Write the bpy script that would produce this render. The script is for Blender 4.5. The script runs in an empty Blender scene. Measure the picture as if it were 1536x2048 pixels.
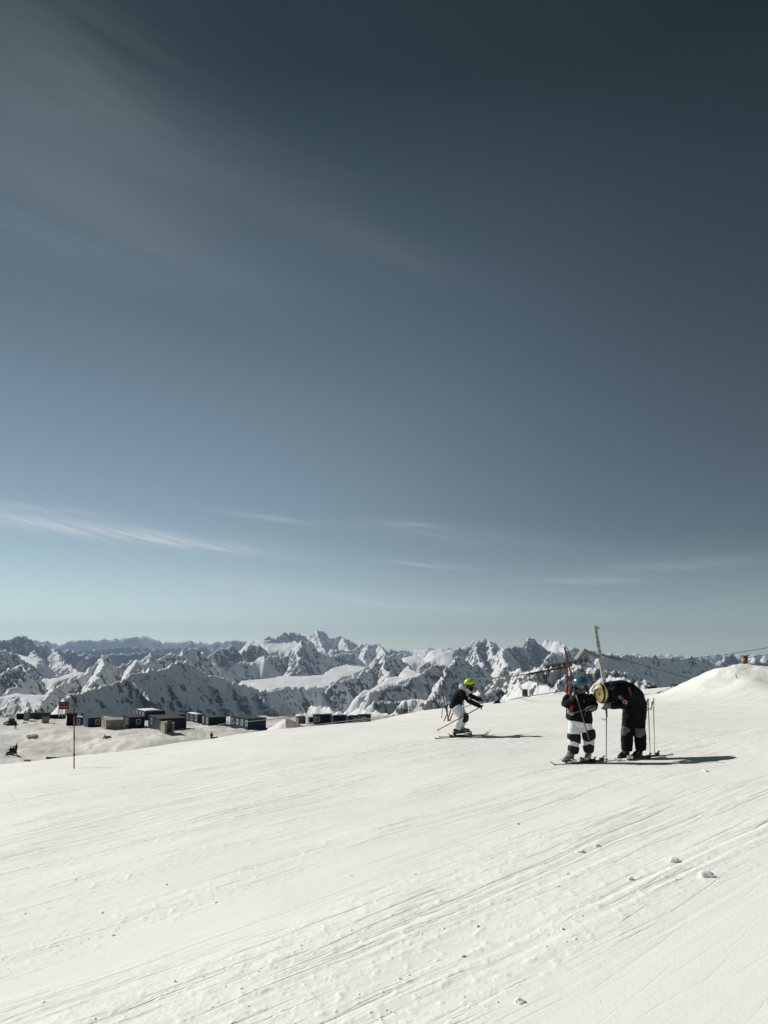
import bpy, bmesh, math, random
import numpy as np
from mathutils import Vector, Matrix, Quaternion
PI = math.pi
R = math.radians
scene = bpy.context.scene
COL = scene.collection
random.seed(7)

# ------------------------------------------------------------------ camera, sky, sun, exposure
TILT = 10.16
FPX = 1540.0
cam_d = bpy.data.cameras.new('camera')
cam_d.sensor_fit = 'HORIZONTAL'
cam_d.sensor_width = 36.0
cam_d.lens = 36.0 * FPX / 1536.0
cam_d.clip_start = 0.05
cam_d.clip_end = 200000.0
cam = bpy.data.objects.new('camera', cam_d)
COL.objects.link(cam)
cam.location = (0, 0, 0)
cam.rotation_euler = (R(90 + TILT), 0, 0)
scene.camera = cam
scene.render.resolution_x = 768
scene.render.resolution_y = 1024

SUN_AZ = -61.0      # degrees right of the view direction (+Y): the sun stands to the left
SUN_EL = 36.0
sv = Vector((math.sin(R(SUN_AZ)) * math.cos(R(SUN_EL)), math.cos(R(SUN_AZ)) * math.cos(R(SUN_EL)), math.sin(R(SUN_EL))))

world = bpy.data.worlds.new('World')
scene.world = world
world.use_nodes = True
wn, wl = world.node_tree.nodes, world.node_tree.links
wn.clear()


def W(kind, **kw):
    n = wn.new(kind)
    for k, v in kw.items():
        setattr(n, k, v)
    return n


def wmath(op, a, b=None, c=None):
    n = wn.new('ShaderNodeMath')
    n.operation = op
    for i, v in enumerate((a, b, c)):
        if v is None:
            continue
        if isinstance(v, (int, float)):
            n.inputs[i].default_value = v
        else:
            wl.new(v, n.inputs[i])
    return n.outputs[0]


w_out = W('ShaderNodeOutputWorld')
w_bg = W('ShaderNodeBackground')
sky = W('ShaderNodeTexSky')
sky.sky_type = 'NISHITA'
sky.sun_disc = False
sky.sun_elevation = R(SUN_EL)
sky.sun_rotation = R(SUN_AZ)
sky.altitude = 3800.0
sky.air_density = 1.0
sky.dust_density = 0.15
sky.ozone_density = 1.0
SKY_STRENGTH = 0.075
w_bg.inputs['Strength'].default_value = SKY_STRENGTH
# muted sky colours of a high, cold morning, thin cirrus bands over them
hsv = W('ShaderNodeHueSaturation')
hsv.inputs['Saturation'].default_value = 0.60
hsv.inputs['Value'].default_value = 1.0
wl.new(sky.outputs[0], hsv.inputs['Color'])
tc = W('ShaderNodeTexCoord')
sep = W('ShaderNodeSeparateXYZ')
wl.new(tc.outputs['Generated'], sep.inputs[0])
dx, dy, dz = sep.outputs
# deep high-altitude sky: darkest at right angles to the sun, as skylight is polarised, and towards the zenith
dot = wmath('ADD', wmath('ADD', wmath('MULTIPLY', dx, sv.x), wmath('MULTIPLY', dy, sv.y)), wmath('MULTIPLY', dz, sv.z))
pstr = W('ShaderNodeMapRange')
pstr.inputs['From Min'].default_value = 0.0
pstr.inputs['From Max'].default_value = 0.14
pstr.inputs['To Min'].default_value = 0.60       # haze near the horizon is hardly polarised
pstr.inputs['To Max'].default_value = 0.80
wl.new(dz, pstr.inputs['Value'])
pol = wmath('SUBTRACT', 1.0, wmath('MULTIPLY', wmath('SUBTRACT', 1.0, wmath('MULTIPLY', dot, dot)), pstr.outputs[0]))
elr = W('ShaderNodeValToRGB')
_st = [(0.0, 0.70), (0.05, 0.62), (0.10, 0.55), (0.17, 0.48), (0.30, 0.42), (0.52, 0.235), (0.64, 0.105), (1.0, 0.07)]
_tl = [-.13, -.09, -.03, 0, .03, .12, .34, .34]
while len(elr.color_ramp.elements) < len(_st):
    elr.color_ramp.elements.new(0.5)
for _e, (_p, _v), _t in zip(elr.color_ramp.elements, _st, _tl):
    _e.position = _p
    _e.color = (_v * (1 - _t), _v, _v * (1 - abs(_t) * (.15 if _t > 0 else 1.2)), 1)
wl.new(dz, elr.inputs[0])
vm0 = W('ShaderNodeVectorMath', operation='MULTIPLY')
wl.new(hsv.outputs[0], vm0.inputs[0])
wl.new(elr.outputs[0], vm0.inputs[1])
vm = W('ShaderNodeVectorMath', operation='SCALE')
wl.new(vm0.outputs[0], vm.inputs[0])
aur = W('ShaderNodeMapRange')                    # thin clean air: only a weak bright halo on the sun's side
aur.interpolation_type = 'SMOOTHSTEP'
aur.inputs['From Min'].default_value = 0.45
aur.inputs['From Max'].default_value = 1.0
aur.inputs['To Min'].default_value = 1.0
aur.inputs['To Max'].default_value = 0.5
wl.new(dot, aur.inputs['Value'])
wl.new(wmath('MULTIPLY', wmath('MULTIPLY', pol, aur.outputs[0]), 4.0), vm.inputs['Scale'])
tint = W('ShaderNodeMix', data_type='RGBA', blend_type='MULTIPLY')
tint.inputs[0].default_value = 1.0
tint.inputs[7].default_value = (0.875, 1.005, 0.945, 1)
wl.new(vm.outputs[0], tint.inputs[6])
az = wmath('ARCTAN2', dx, dy)                      # radians right of +Y
el = wmath('ARCSINE', dz)
comb = W('ShaderNodeCombineXYZ')
wl.new(wmath('ADD', wmath('MULTIPLY', az, 3.0), wmath('MULTIPLY', el, 4.0)), comb.inputs[0])
wl.new(wmath('SUBTRACT', wmath('MULTIPLY', el, 22.0), wmath('MULTIPLY', az, -5.0)), comb.inputs[1])
nz = W('ShaderNodeTexNoise')
nz.inputs['Scale'].default_value = 1.0
nz.inputs['Detail'].default_value = 7.0
nz.inputs['Roughness'].default_value = 0.62
nz.inputs['Distortion'].default_value = 0.5
wl.new(comb.outputs[0], nz.inputs['Vector'])


nz3 = W('ShaderNodeTexNoise')
nz3.inputs['Scale'].default_value = 2.2
nz3.inputs['Detail'].default_value = 6.0
nz3.inputs['Roughness'].default_value = 0.6
nz3.inputs['Distortion'].default_value = 0.6
stz = W('ShaderNodeMapping')
stz.inputs['Rotation'].default_value = (0, R(16), 0)
stz.inputs['Scale'].default_value = (0.8, 0.8, 4.0)
wl.new(tc.outputs['Generated'], stz.inputs['Vector'])
wl.new(stz.outputs[0], nz3.inputs['Vector'])


def cirrus(az0, el0, slope, half_len, half_w, amt):
    """a long thin ice cloud at a compass direction: bell falloff along and across it"""
    a = wmath('SUBTRACT', az, R(az0))
    e = wmath('SUBTRACT', el, R(el0))
    across = wmath('SUBTRACT', e, wmath('MULTIPLY', a, slope))
    across = wmath('ADD', across, wmath('MULTIPLY', wmath('SUBTRACT', nz.outputs[0], 0.5), R(half_w) * 2.2))
    q = wmath('ADD', wmath('POWER', wmath('ABSOLUTE', wmath('DIVIDE', a, R(half_len))), 2.0),
              wmath('POWER', wmath('ABSOLUTE', wmath('DIVIDE', across, R(half_w))), 2.0))
    g = wmath('EXPONENT', wmath('MULTIPLY', q, -1.0))
    return wmath('MULTIPLY', g, amt)


bands = [(-22.0, 8.3, -0.07, 10.0, 0.60, 0.85), (-15.0, 7.6, -0.10, 6.0, 0.28, 0.5), (-26.0, 9.6, -0.05, 6.0, 0.30, 0.30), (-7.0, 9.5, -0.09, 4.5, 0.22, 0.28),
         (3.5, 6.2, -0.10, 3.5, 0.20, 0.38), (2.5, 9.2, -0.06, 3.0, 0.2, 0.2), (-2.0, 3.6, -0.10, 9.0, 0.35, 0.50), (-8.0, 4.6, -0.10, 6.0, 0.3, 0.30), (8.0, 3.0, -0.05, 8.0, 0.4, 0.30),
         (20.0, 5.8, 0.03, 7.0, 0.4, 0.16), (14.0, 4.9, 0.0, 5.0, 0.25, 0.25), (6.0, 8.2, -0.1, 8.0, 0.8, 0.14),
         ]
veils = [(-12.0, 32.3, -0.28, 16.0, 3.0, 0.028), (-27.0, 37.5, -0.28, 13.0, 6.0, 0.05), (-20.0, 28.7, -0.20, 13.0, 2.0, 0.045),
         (-27.0, 32.0, -0.25, 12.0, 7.0, 0.05), (1.0, 28.7, -0.30, 5.5, 1.0, 0.025)]
tot = None
for b in bands:
    g = cirrus(*b)
    tot = g if tot is None else wmath('ADD', tot, g)
sc4 = W('ShaderNodeVectorMath', operation='MULTIPLY')
wl.new(comb.outputs[0], sc4.inputs[0])
sc4.inputs[1].default_value = (3.0, 5.5, 1.0)
nz2 = W('ShaderNodeTexNoise')
nz2.inputs['Scale'].default_value = 1.0
nz2.inputs['Detail'].default_value = 6.0
nz2.inputs['Roughness'].default_value = 0.65
nz2.inputs['Distortion'].default_value = 0.8
wl.new(sc4.outputs[0], nz2.inputs['Vector'])
nmask = wmath('MULTIPLY', tot, wmath('MULTIPLY_ADD', nz.outputs[0], 2.6, -0.45))
nmask = wmath('MULTIPLY', nmask, wmath('MAXIMUM', wmath('MULTIPLY_ADD', nz2.outputs[0], 3.4, -1.0), 0.12))
veil = None
for b in veils:
    g = cirrus(*b)
    veil = g if veil is None else wmath('ADD', veil, g)
nmask = wmath('ADD', nmask, wmath('MULTIPLY', veil, wmath('MULTIPLY_ADD', nz3.outputs[0], 1.6, 0.15)))
nmask = wmath('MINIMUM', wmath('MAXIMUM', nmask, 0.0), 0.9)
mixc = W('ShaderNodeMix', data_type='RGBA')
wl.new(nmask, mixc.inputs[0])
wl.new(tint.outputs[2], mixc.inputs[6])
mixc.inputs[7].default_value = (8.2, 8.9, 9.2, 1)
wl.new(mixc.outputs[2], w_bg.inputs['Color'])
wl.new(w_bg.outputs[0], w_out.inputs[0])

sun_d = bpy.data.lights.new('sun', 'SUN')
sun_d.energy = 4.7
sun_d.angle = R(0.5)
sun_d.color = (1.0, 0.965, 0.905)
sun = bpy.data.objects.new('sun', sun_d)
COL.objects.link(sun)
sun.rotation_euler = sv.to_track_quat('Z', 'Y').to_euler()

scene.view_settings.view_transform = 'Standard'
scene.view_settings.look = 'None'
scene.view_settings.exposure = 0.0
scene.view_settings.gamma = 1.0
scene.view_settings.use_curve_mapping = False
scene.cycles.max_bounces = 6
scene.cycles.volume_bounces = 0

# ------------------------------------------------------------------ helpers
ct, st = math.cos(R(TILT)), math.sin(R(TILT))


def ray(px, py):
    u = (px - 768.0) / FPX
    v = (1024.0 - py) / FPX
    y = ct - v * st
    z = v * ct + st
    return u / y, z / y


def P(px, py, d):
    """point at distance d (metres along +Y) seen at photo position px, py"""
    a, b = ray(px, py)
    return Vector((a * d, d, b * d))


def Pn(px, py, d):
    a, b = ray(px, py)
    return (a * d, d, b * d)


_rng = np.random.RandomState(11)
_perm = np.concatenate([_rng.permutation(512)] * 3)
_gx = np.cos(np.linspace(0, 2 * PI, 512, endpoint=False))
_gy = np.sin(np.linspace(0, 2 * PI, 512, endpoint=False))


def perlin(x, y, seed=0):
    xi = np.floor(x).astype(np.int64)
    yi = np.floor(y).astype(np.int64)
    xf = x - xi
    yf = y - yi
    u = xf * xf * xf * (xf * (xf * 6 - 15) + 10)
    v = yf * yf * yf * (yf * (yf * 6 - 15) + 10)

    def g(ix, iy, fx, fy):
        h = _perm[(_perm[(ix + seed * 37) & 511] + iy) & 511]
        return _gx[h] * fx + _gy[h] * fy
    a = g(xi, yi, xf, yf)
    b = g(xi + 1, yi, xf - 1, yf)
    c = g(xi, yi + 1, xf, yf - 1)
    d = g(xi + 1, yi + 1, xf - 1, yf - 1)
    return (a + u * (b - a)) + v * ((c + u * (d - c)) - (a + u * (b - a)))


def fbm(x, y, octv=5, seed=0, gain=0.5, lac=2.03):
    s = 0
    amp = 1.0
    for o in range(octv):
        s = s + amp * perlin(x, y, seed + o)
        x = x * lac + 13.7
        y = y * lac + 5.1
        amp *= gain
    return s


def ridged(x, y, octv=6, seed=0, gain=0.5, lac=2.07):
    s = 0
    amp = 1.0
    w = 1.0
    for o in range(octv):
        n = 1.0 - np.abs(perlin(x, y, seed + o)) * 1.9
        n = n * n * w
        w = np.clip(n * 1.6, 0, 1)
        s = s + amp * n
        c, sn = math.cos(0.6), math.sin(0.6)
        x, y = (x * c - y * sn) * lac + 7.3, (x * sn + y * c) * lac + 3.9
        amp *= gain
    return s


def sstep(a, b, x):
    t = np.clip((x - a) / (b - a), 0, 1)
    return t * t * (3 - 2 * t)


def link(o, parent=None):
    COL.objects.link(o)
    if parent is not None:
        o.parent = parent
        o.matrix_parent_inverse = parent.matrix_world.inverted() if False else Matrix.Identity(4)
    return o


def tag(o, label=None, cat=None, group=None, kind=None):
    if label: o['label'] = label
    if cat: o['category'] = cat
    if group: o['group'] = group
    if kind: o['kind'] = kind
    return o


def grid_mesh(name, X, Y, Z, mat, wrap=False):
    n, m = X.shape
    co = np.stack([X, Y, Z], -1).reshape(-1, 3).astype(np.float32)
    idx = np.arange(n * m).reshape(n, m)
    a = idx[:-1, :-1].ravel(); b = idx[:-1, 1:].ravel(); c = idx[1:, 1:].ravel(); d = idx[1:, :-1].ravel()
    if wrap:
        a = np.concatenate([a, idx[:-1, -1]]); b = np.concatenate([b, idx[:-1, 0]])
        c = np.concatenate([c, idx[1:, 0]]); d = np.concatenate([d, idx[1:, -1]])
    q = np.stack([a, b, c, d], -1).astype(np.int32)
    me = bpy.data.meshes.new(name)
    me.vertices.add(len(co))
    me.vertices.foreach_set('co', co.ravel())
    me.loops.add(q.size)
    me.loops.foreach_set('vertex_index', q.ravel())
    me.polygons.add(len(q))
    me.polygons.foreach_set('loop_start', np.arange(0, q.size, 4, dtype=np.int32))
    me.polygons.foreach_set('loop_total', np.full(len(q), 4, dtype=np.int32))
    me.polygons.foreach_set('use_smooth', np.ones(len(q), dtype=bool))
    me.update(calc_edges=True)
    me.materials.append(mat)
    o = bpy.data.objects.new(name, me)
    COL.objects.link(o)
    return o


class NT:
    """small wrapper for building a material's node tree"""
    def __init__(self, name):
        self.m = bpy.data.materials.new(name)
        self.m.use_nodes = True
        self.t = self.m.node_tree
        self.n = self.t.nodes
        self.bsdf = self.n['Principled BSDF']

    def new(self, kind, **kw):
        x = self.n.new(kind)
        for k, v in kw.items():
            setattr(x, k, v)
        return x

    def link(self, a, b):
        self.t.links.new(a, b)

    def math(self, op, a, b=None, c=None, clamp=False):
        x = self.n.new('ShaderNodeMath')
        x.operation = op
        x.use_clamp = clamp
        for i, v in enumerate((a, b, c)):
            if v is None: continue
            if isinstance(v, (int, float)): x.inputs[i].default_value = v
            else: self.link(v, x.inputs[i])
        return x.outputs[0]

    def noise(self, vec, scale, detail=4, rough=0.5, dist=0.0):
        x = self.n.new('ShaderNodeTexNoise')
        x.inputs['Scale'].default_value = scale
        x.inputs['Detail'].default_value = detail
        x.inputs['Roughness'].default_value = rough
        x.inputs['Distortion'].default_value = dist
        if vec is not None: self.link(vec, x.inputs['Vector'])
        return x.outputs[0]

    def mix(self, f, a, b):
        x = self.n.new('ShaderNodeMix')
        x.data_type = 'RGBA'
        for i, v in ((0, f), (6, a), (7, b)):
            if isinstance(v, (int, float)): x.inputs[i].default_value = v
            elif isinstance(v, tuple): x.inputs[i].default_value = (*v, 1) if len(v) == 3 else v
            else: self.link(v, x.inputs[i])
        return x.outputs[2]

    def ramp(self, f, stops):
        x = self.n.new('ShaderNodeValToRGB')
        e = x.color_ramp.elements
        while len(e) < len(stops): e.new(0.5)
        for i, (p, c) in enumerate(stops):
            e[i].position = p
            e[i].color = (c, c, c, 1) if isinstance(c, (int, float)) else (*c, 1)
        self.link(f, x.inputs[0])
        return x.outputs[0]

    def bump(self, h, strength, dist, normal=None):
        x = self.n.new('ShaderNodeBump')
        x.inputs['Strength'].default_value = strength
        x.inputs['Distance'].default_value = dist
        self.link(h, x.inputs['Height'])
        if normal is not None: self.link(normal, x.inputs['Normal'])
        return x.outputs[0]


# ------------------------------------------------------------------ setting materials
def snow_material():
    k = NT('groomed_snow')
    geo = k.new('ShaderNodeNewGeometry')
    pos = geo.outputs['Position']
    mp = k.new('ShaderNodeMapping')
    mp.vector_type = 'POINT'
    mp.inputs['Rotation'].default_value = (0, 0, R(47.5 - 90))   # x axis along the ski tracks after rotation
    k.link(pos, mp.inputs['Vector'])
    def along(sx, sy, rot, off):
        m_ = k.new('ShaderNodeMapping')
        m_.inputs['Scale'].default_value = (sx, sy, 1.0)
        m_.inputs['Location'].default_value = (off, off * .7, 0)
        r_ = k.new('ShaderNodeMapping')
        r_.inputs['Rotation'].default_value = (0, 0, R(rot))
        k.link(mp.outputs[0], r_.inputs['Vector'])
        k.link(r_.outputs[0], m_.inputs['Vector'])
        return m_.outputs[0]
    s1 = k.ramp(k.noise(along(0.30, 7.0, 0, 0), 1.0, 5, 0.62, 0.15), [(0.58, 0.0), (0.66, 1.0)])
    s2 = k.ramp(k.noise(along(0.70, 20.0, 4.0, 11), 1.0, 4, 0.6, 0.1), [(0.60, 0.0), (0.68, 1.0)])
    s3 = k.ramp(k.noise(along(0.45, 12.0, -5.0, 23), 1.0, 5, 0.65, 0.15), [(0.61, 0.0), (0.69, 1.0)])
    fine = k.noise(pos, 38.0, 5, 0.6)
    mid = k.noise(pos, 5.0, 6, 0.6)
    big = k.noise(pos, 0.25, 3, 0.5)
    where = k.ramp(k.noise(along(0.10, 0.55, 0, 5), 1.0, 4, 0.6), [(0.42, 0.15), (0.60, 1.0)])
    # the right foreground is smooth: scratches fade out across the track direction
    spq = k.new('ShaderNodeSeparateXYZ')
    k.link(mp.outputs[0], spq.inputs[0])
    calm = k.math('MULTIPLY_ADD', spq.outputs[1], 1.5, -4.0, clamp=True)
    where = k.math('MULTIPLY', where, k.math('MAXIMUM', calm, 0.12))
    scr = k.math('MINIMUM', k.math('ADD', k.math('ADD', s1, k.math('MULTIPLY', s2, .7)), s3), 1.0)
    scr = k.math('MULTIPLY', scr, where)
    c = k.mix(k.ramp(big, [(0.35, 0.0), (0.65, 1.0)]), (0.835, 0.83, 0.785), (0.875, 0.87, 0.83))
    c = k.mix(k.ramp(fine, [(0.5, 0.0), (0.8, 0.25)]), c, (0.74, 0.74, 0.71))
    # coarse icy granules where the skis scraped
    c = k.mix(k.math('MULTIPLY', scr, 0.34), c, (0.56, 0.57, 0.51))
    h = k.math('ADD', k.math('MULTIPLY', scr, -0.55), k.math('ADD', k.math('MULTIPLY', k.math('MULTIPLY', mid, where), 1.1), k.math('MULTIPLY', fine, 0.11)))
    k.link(k.bump(h, 0.8, 0.030), k.bsdf.inputs['Normal'])
    # trodden, dirty snow on the plateau round the cabins
    sp = k.new('ShaderNodeSeparateXYZ')
    k.link(pos, sp.inputs[0])
    low = k.math('MULTIPLY', k.math('ADD', sp.outputs[2], 8.0), -0.25, clamp=True)
    dirt = k.noise(pos, 0.12, 6, 0.65)
    dm = k.math('MULTIPLY', low, k.ramp(dirt, [(0.3, 0.25), (0.62, 1.0)]))
    c = k.mix(dm, c, (0.50, 0.48, 0.45))
    k.link(c, k.bsdf.inputs['Base Color'])
    k.bsdf.inputs['Roughness'].default_value = 0.62
    k.bsdf.inputs['Specular IOR Level'].default_value = 0.25
    return k.m


def mountain_material():
    k = NT('alpine_snow_and_rock')
    geo = k.new('ShaderNodeNewGeometry')
    pos = geo.outputs['Position']
    sep = k.new('ShaderNodeSeparateXYZ')
    k.link(geo.outputs['Normal'], sep.inputs[0])
    nzc = sep.outputs[2]
    n1 = k.noise(pos, 0.0045, 8, 0.68)
    n2 = k.noise(pos, 0.02, 6, 0.7)
    n3 = k.noise(pos, 0.0012, 4, 0.5)
    mpz = k.new('ShaderNodeMapping')
    mpz.inputs['Scale'].default_value = (0.006, 0.006, 0.03)
    mpz.inputs['Rotation'].default_value = (0.25, 0.35, 0)
    k.link(pos, mpz.inputs['Vector'])
    strat = k.noise(mpz.outputs[0], 1.0, 5, 0.65, 0.6)
    att = k.new('ShaderNodeAttribute')
    att.attribute_name = 'rocky'
    # steep faces shed snow
    steep = k.math('SUBTRACT', 1.0, nzc)
    v = k.math('MULTIPLY_ADD', steep, 1.0, -0.33)
    v = k.math('ADD', v, k.math('MULTIPLY', k.math('SUBTRACT', n1, 0.5), 1.6))
    v = k.math('ADD', v, k.math('MULTIPLY', k.math('SUBTRACT', n2, 0.5), 1.5))
    v = k.math('ADD', v, k.math('MULTIPLY', k.math('SUBTRACT', strat, 0.5), 1.0))
    v = k.math('ADD', v, k.math('MULTIPLY_ADD', att.outputs['Fac'], 0.95, -0.60))
    m = k.ramp(v, [(0.0, 0.0), (0.07, 1.0)])
    rock = k.mix(n2, (0.03, 0.033, 0.032), (0.13, 0.125, 0.115))
    snow = k.mix(n3, (0.66, 0.68, 0.70), (0.78, 0.78, 0.77))
    k.link(k.mix(m, snow, rock), k.bsdf.inputs['Base Color'])
    k.bsdf.inputs['Roughness'].default_value = 0.85
    k.bsdf.inputs['Specular IOR Level'].default_value = 0.1
    h = k.math('ADD', n2, k.math('MULTIPLY', m, 0.25))
    k.link(k.bump(h, 0.5, 14.0), k.bsdf.inputs['Normal'])
    return k.m


M_SNOW = snow_material()
M_MTN = mountain_material()

# ------------------------------------------------------------------ ground: the ski slope and the plateau below it
ctrl = []
for x, y, z in [(0, 0, -1.72), (6, 0, -1.15), (-6, 0, -2.35), (0, -8, -1.4), (8, -8, -.6), (-8, -8, -2.2),
                (0, 6, -2.10), (4, 6, -1.68), (-4, 6, -2.53), (-30, 0, -4.6), (30, 0, 1.0), (0, -30, -0.6),
                (7.2, 14.5, -1.72), (12, 25, -2.1)]:
    ctrl.append((x, y, z))
for px, py, d in [(1150, 1524, 14.3), (1275, 1519.5, 14.6), (925, 1476, 19.5), (154, 1537, 21.0),
                  (0, 1531, 29), (91, 1521, 31), (203, 1507, 34), (320, 1495, 37), (440, 1476, 42), (534, 1462, 46), (666, 1449, 54),
                  (740, 1444, 58), (800, 1434, 60), (868, 1419, 62), (963, 1410, 64), (1046, 1397, 66), (1130, 1388, 68),
                  (1287, 1379, 68), (1360, 1383, 58), (893, 1441, 40), (1240, 1440, 24), (1300, 1402, 45), (1440, 1400, 40), (1536, 1370, 46)]:
    ctrl.append(Pn(px, py, d))
ctrl = np.array(ctrl)


def tps(r2):
    return 0.5 * r2 * np.log(r2 + 1e-9)


_n = len(ctrl)
_r2 = (ctrl[:, None, 0] - ctrl[None, :, 0]) ** 2 + (ctrl[:, None, 1] - ctrl[None, :, 1]) ** 2
_A = np.zeros((_n + 3, _n + 3))
_A[:_n, :_n] = tps(_r2) + np.eye(_n) * 0.4
_A[:_n, _n] = 1; _A[:_n, _n + 1:] = ctrl[:, :2]
_A[_n, :_n] = 1; _A[_n + 1:, :_n] = ctrl[:, :2].T
_w = np.linalg.solve(_A, np.concatenate([ctrl[:, 2], np.zeros(3)]))

_dc_px = np.array([-400, 0, 203, 440, 666, 800, 963, 1130, 1360, 1536, 2000])
_dc_d = np.array([24, 29, 34, 42, 54, 60, 64, 68, 68, 66, 60])
_dc_tan = (_dc_px - 768.0) / FPX
mound_line = [P(1378, 1386, 50), P(1396, 1377, 49), P(1415, 1362, 47.8), P(1432, 1348, 46.8), P(1452, 1334, 46.2), P(1470, 1329, 46), P(1495, 1328, 46), P(1520, 1332, 45.5), P(1560, 1333, 45), P(1640, 1334, 45), P(1760, 1338, 45)]


mound_lip = [P(1446, 1335, 46.5), P(1440, 1352, 45.6), P(1426, 1372, 44.6), P(1408, 1388, 43.8), P(1388, 1399, 43)]
mound_fan = [P(1492, 1346, 45), P(1505, 1362, 43.5), P(1522, 1378, 42), P(1540, 1394, 40)]


def tent(X, Y, line, slope, out=None):
    for a, b in zip(line[:-1], line[1:]):
        ex, ey = b[0] - a[0], b[1] - a[1]
        t = np.clip(((X - a[0]) * ex + (Y - a[1]) * ey) / (ex * ex + ey * ey + 1e-9), 0, 1)
        dd = np.hypot(X - a[0] - t * ex, Y - a[1] - t * ey)
        z = a[2] + t * (b[2] - a[2]) - slope * (np.sqrt(dd * dd + 0.5) - 0.7)
        out = z if out is None else np.maximum(out, z)
    return out


def smax(a, b, k):
    h = np.clip(0.5 + 0.5 * (a - b) / k, 0, 1)
    return b + (a - b) * h + k * h * (1 - h)


def plateau(X, Y):
    z = -16.6 + 1.1 * fbm(X / 45.0, Y / 45.0, 3, 5) + 0.40 * fbm(X / 12.0, Y / 12.0, 6, 9, .6)
    # ploughed banks by the cabins
    for (px, py, d, hh, sx, sy) in banks:
        c = Pn(px, py, d)
        z = z + hh * np.exp(-((X - c[0]) / sx) ** 2 - ((Y - c[1]) / sy) ** 2)
    # level pads where the cabins stand
    wsum = 0.12; zsum = z * 0.12
    for (px, py, d) in pads:
        c = Pn(px, py, d)
        w = np.exp(-((X - c[0]) ** 2 + (Y - c[1]) ** 2) / 49.0)
        wsum = wsum + w; zsum = zsum + w * c[2]
    z = zsum / wsum + 0.42 * fbm(X / 6.0, Y / 6.0, 5, 19, .55)
    # rim of the plateau: it falls away beyond the cabins
    rim = 205 + 12 * fbm(X / 40.0, X * 0 + 3.3, 3, 2)
    z = z - 0.9 * np.maximum(Y - rim, 0)
    return z


pads = [(39.5, 1439.2, 187.5), (51.5, 1439.2, 181.5), (77.0, 1439.2, 185.5), (113.0, 1439.2, 189.5), (89.5, 1442.2, 173.5), (140.5, 1452.2, 171.5), (158.5, 1452.2, 169.5), (185.5, 1453.7, 163.5), (224.0, 1457.2, 155.5), (266.5, 1454.7, 157.5), (295.8, 1437.2, 179.5), (350.5, 1439.2, 181.5), (330.2, 1458.7, 149.5), (333.8, 1464.7, 141.5), (390.0, 1444.2, 173.5), (427.5, 1449.2, 159.5), (496.0, 1456.7, 151.5), (601.2, 1445.2, 176.5), (623.5, 1446.2, 179.5), (647.0, 1448.2, 173.5), (679.0, 1449.2, 169.5), (705.0, 1450.2, 166.5), (726.5, 1449.2, 161.5)]
banks = [(130, 1450, 165, 2.1, 9, 8), (180, 1455, 158, 1.0, 5, 5), (300, 1468, 144, 0.9, 6, 5), (345, 1470, 143, .8, 5, 4), (262, 1465, 148, 1.1, 5, 4),
         (430, 1455, 150, 1.2, 9, 6), (490, 1465, 141, 1.3, 8, 5), (40, 1445, 182, 1.0, 10, 8), (545, 1470, 140, 1.0, 8, 5)]


def ground(X, Y, detail=True):
    X = np.asarray(X, float); Y = np.asarray(Y, float)
    z = _w[_n] + _w[_n + 1] * X + _w[_n + 2] * Y
    for i in range(_n):
        z = z + _w[i] * tps((X - ctrl[i, 0]) ** 2 + (Y - ctrl[i, 1]) ** 2)
    if detail:
        z = z + 0.05 * fbm(X / 3.5, Y / 3.5, 3, 21) * sstep(2, 10, np.hypot(X, Y))
    m = tent(X, Y, mound_line, 0.85) + 0.20 * fbm(X / 2.6, Y / 2.6, 6, 31, .58)
    m2 = tent(X, Y, mound_lip, 0.55)
    m3 = tent(X, Y, mound_fan, 0.34)
    m = smax(smax(m, m2, 0.12), m3, 0.3) + 0.05 * fbm(X / 0.8, Y / 0.8, 4, 33) * (m > z - .3)
    z = smax(z, m, 0.35)
    t = X / np.maximum(Y, 5.0)
    dc = np.interp(t, _dc_tan, _dc_d)
    dc = dc + 1.5 * fbm(t * 14, t * 0 + 1.0, 3, 3)
    over = np.maximum(Y - dc, 0)
    z = z - 0.012 * over ** 2 * np.where(over < 18, 1, 0) - np.where(over >= 18, 0.012 * 324 + 0.43 * (over - 18), 0)
    floor = plateau(X, Y) + np.minimum(0, -0.0) - 45 * sstep(0.035, 0.16, t)
    return smax(z, floor, 1.2)


def gz(x, y):
    return float(ground(np.array([x]), np.array([y]))[0])


def on_ground(px, d):
    """ground point in the direction of photo column px at distance d"""
    a, _ = ray(px, 1450)
    return Vector((a * d, d, gz(a * d, d)))


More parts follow.
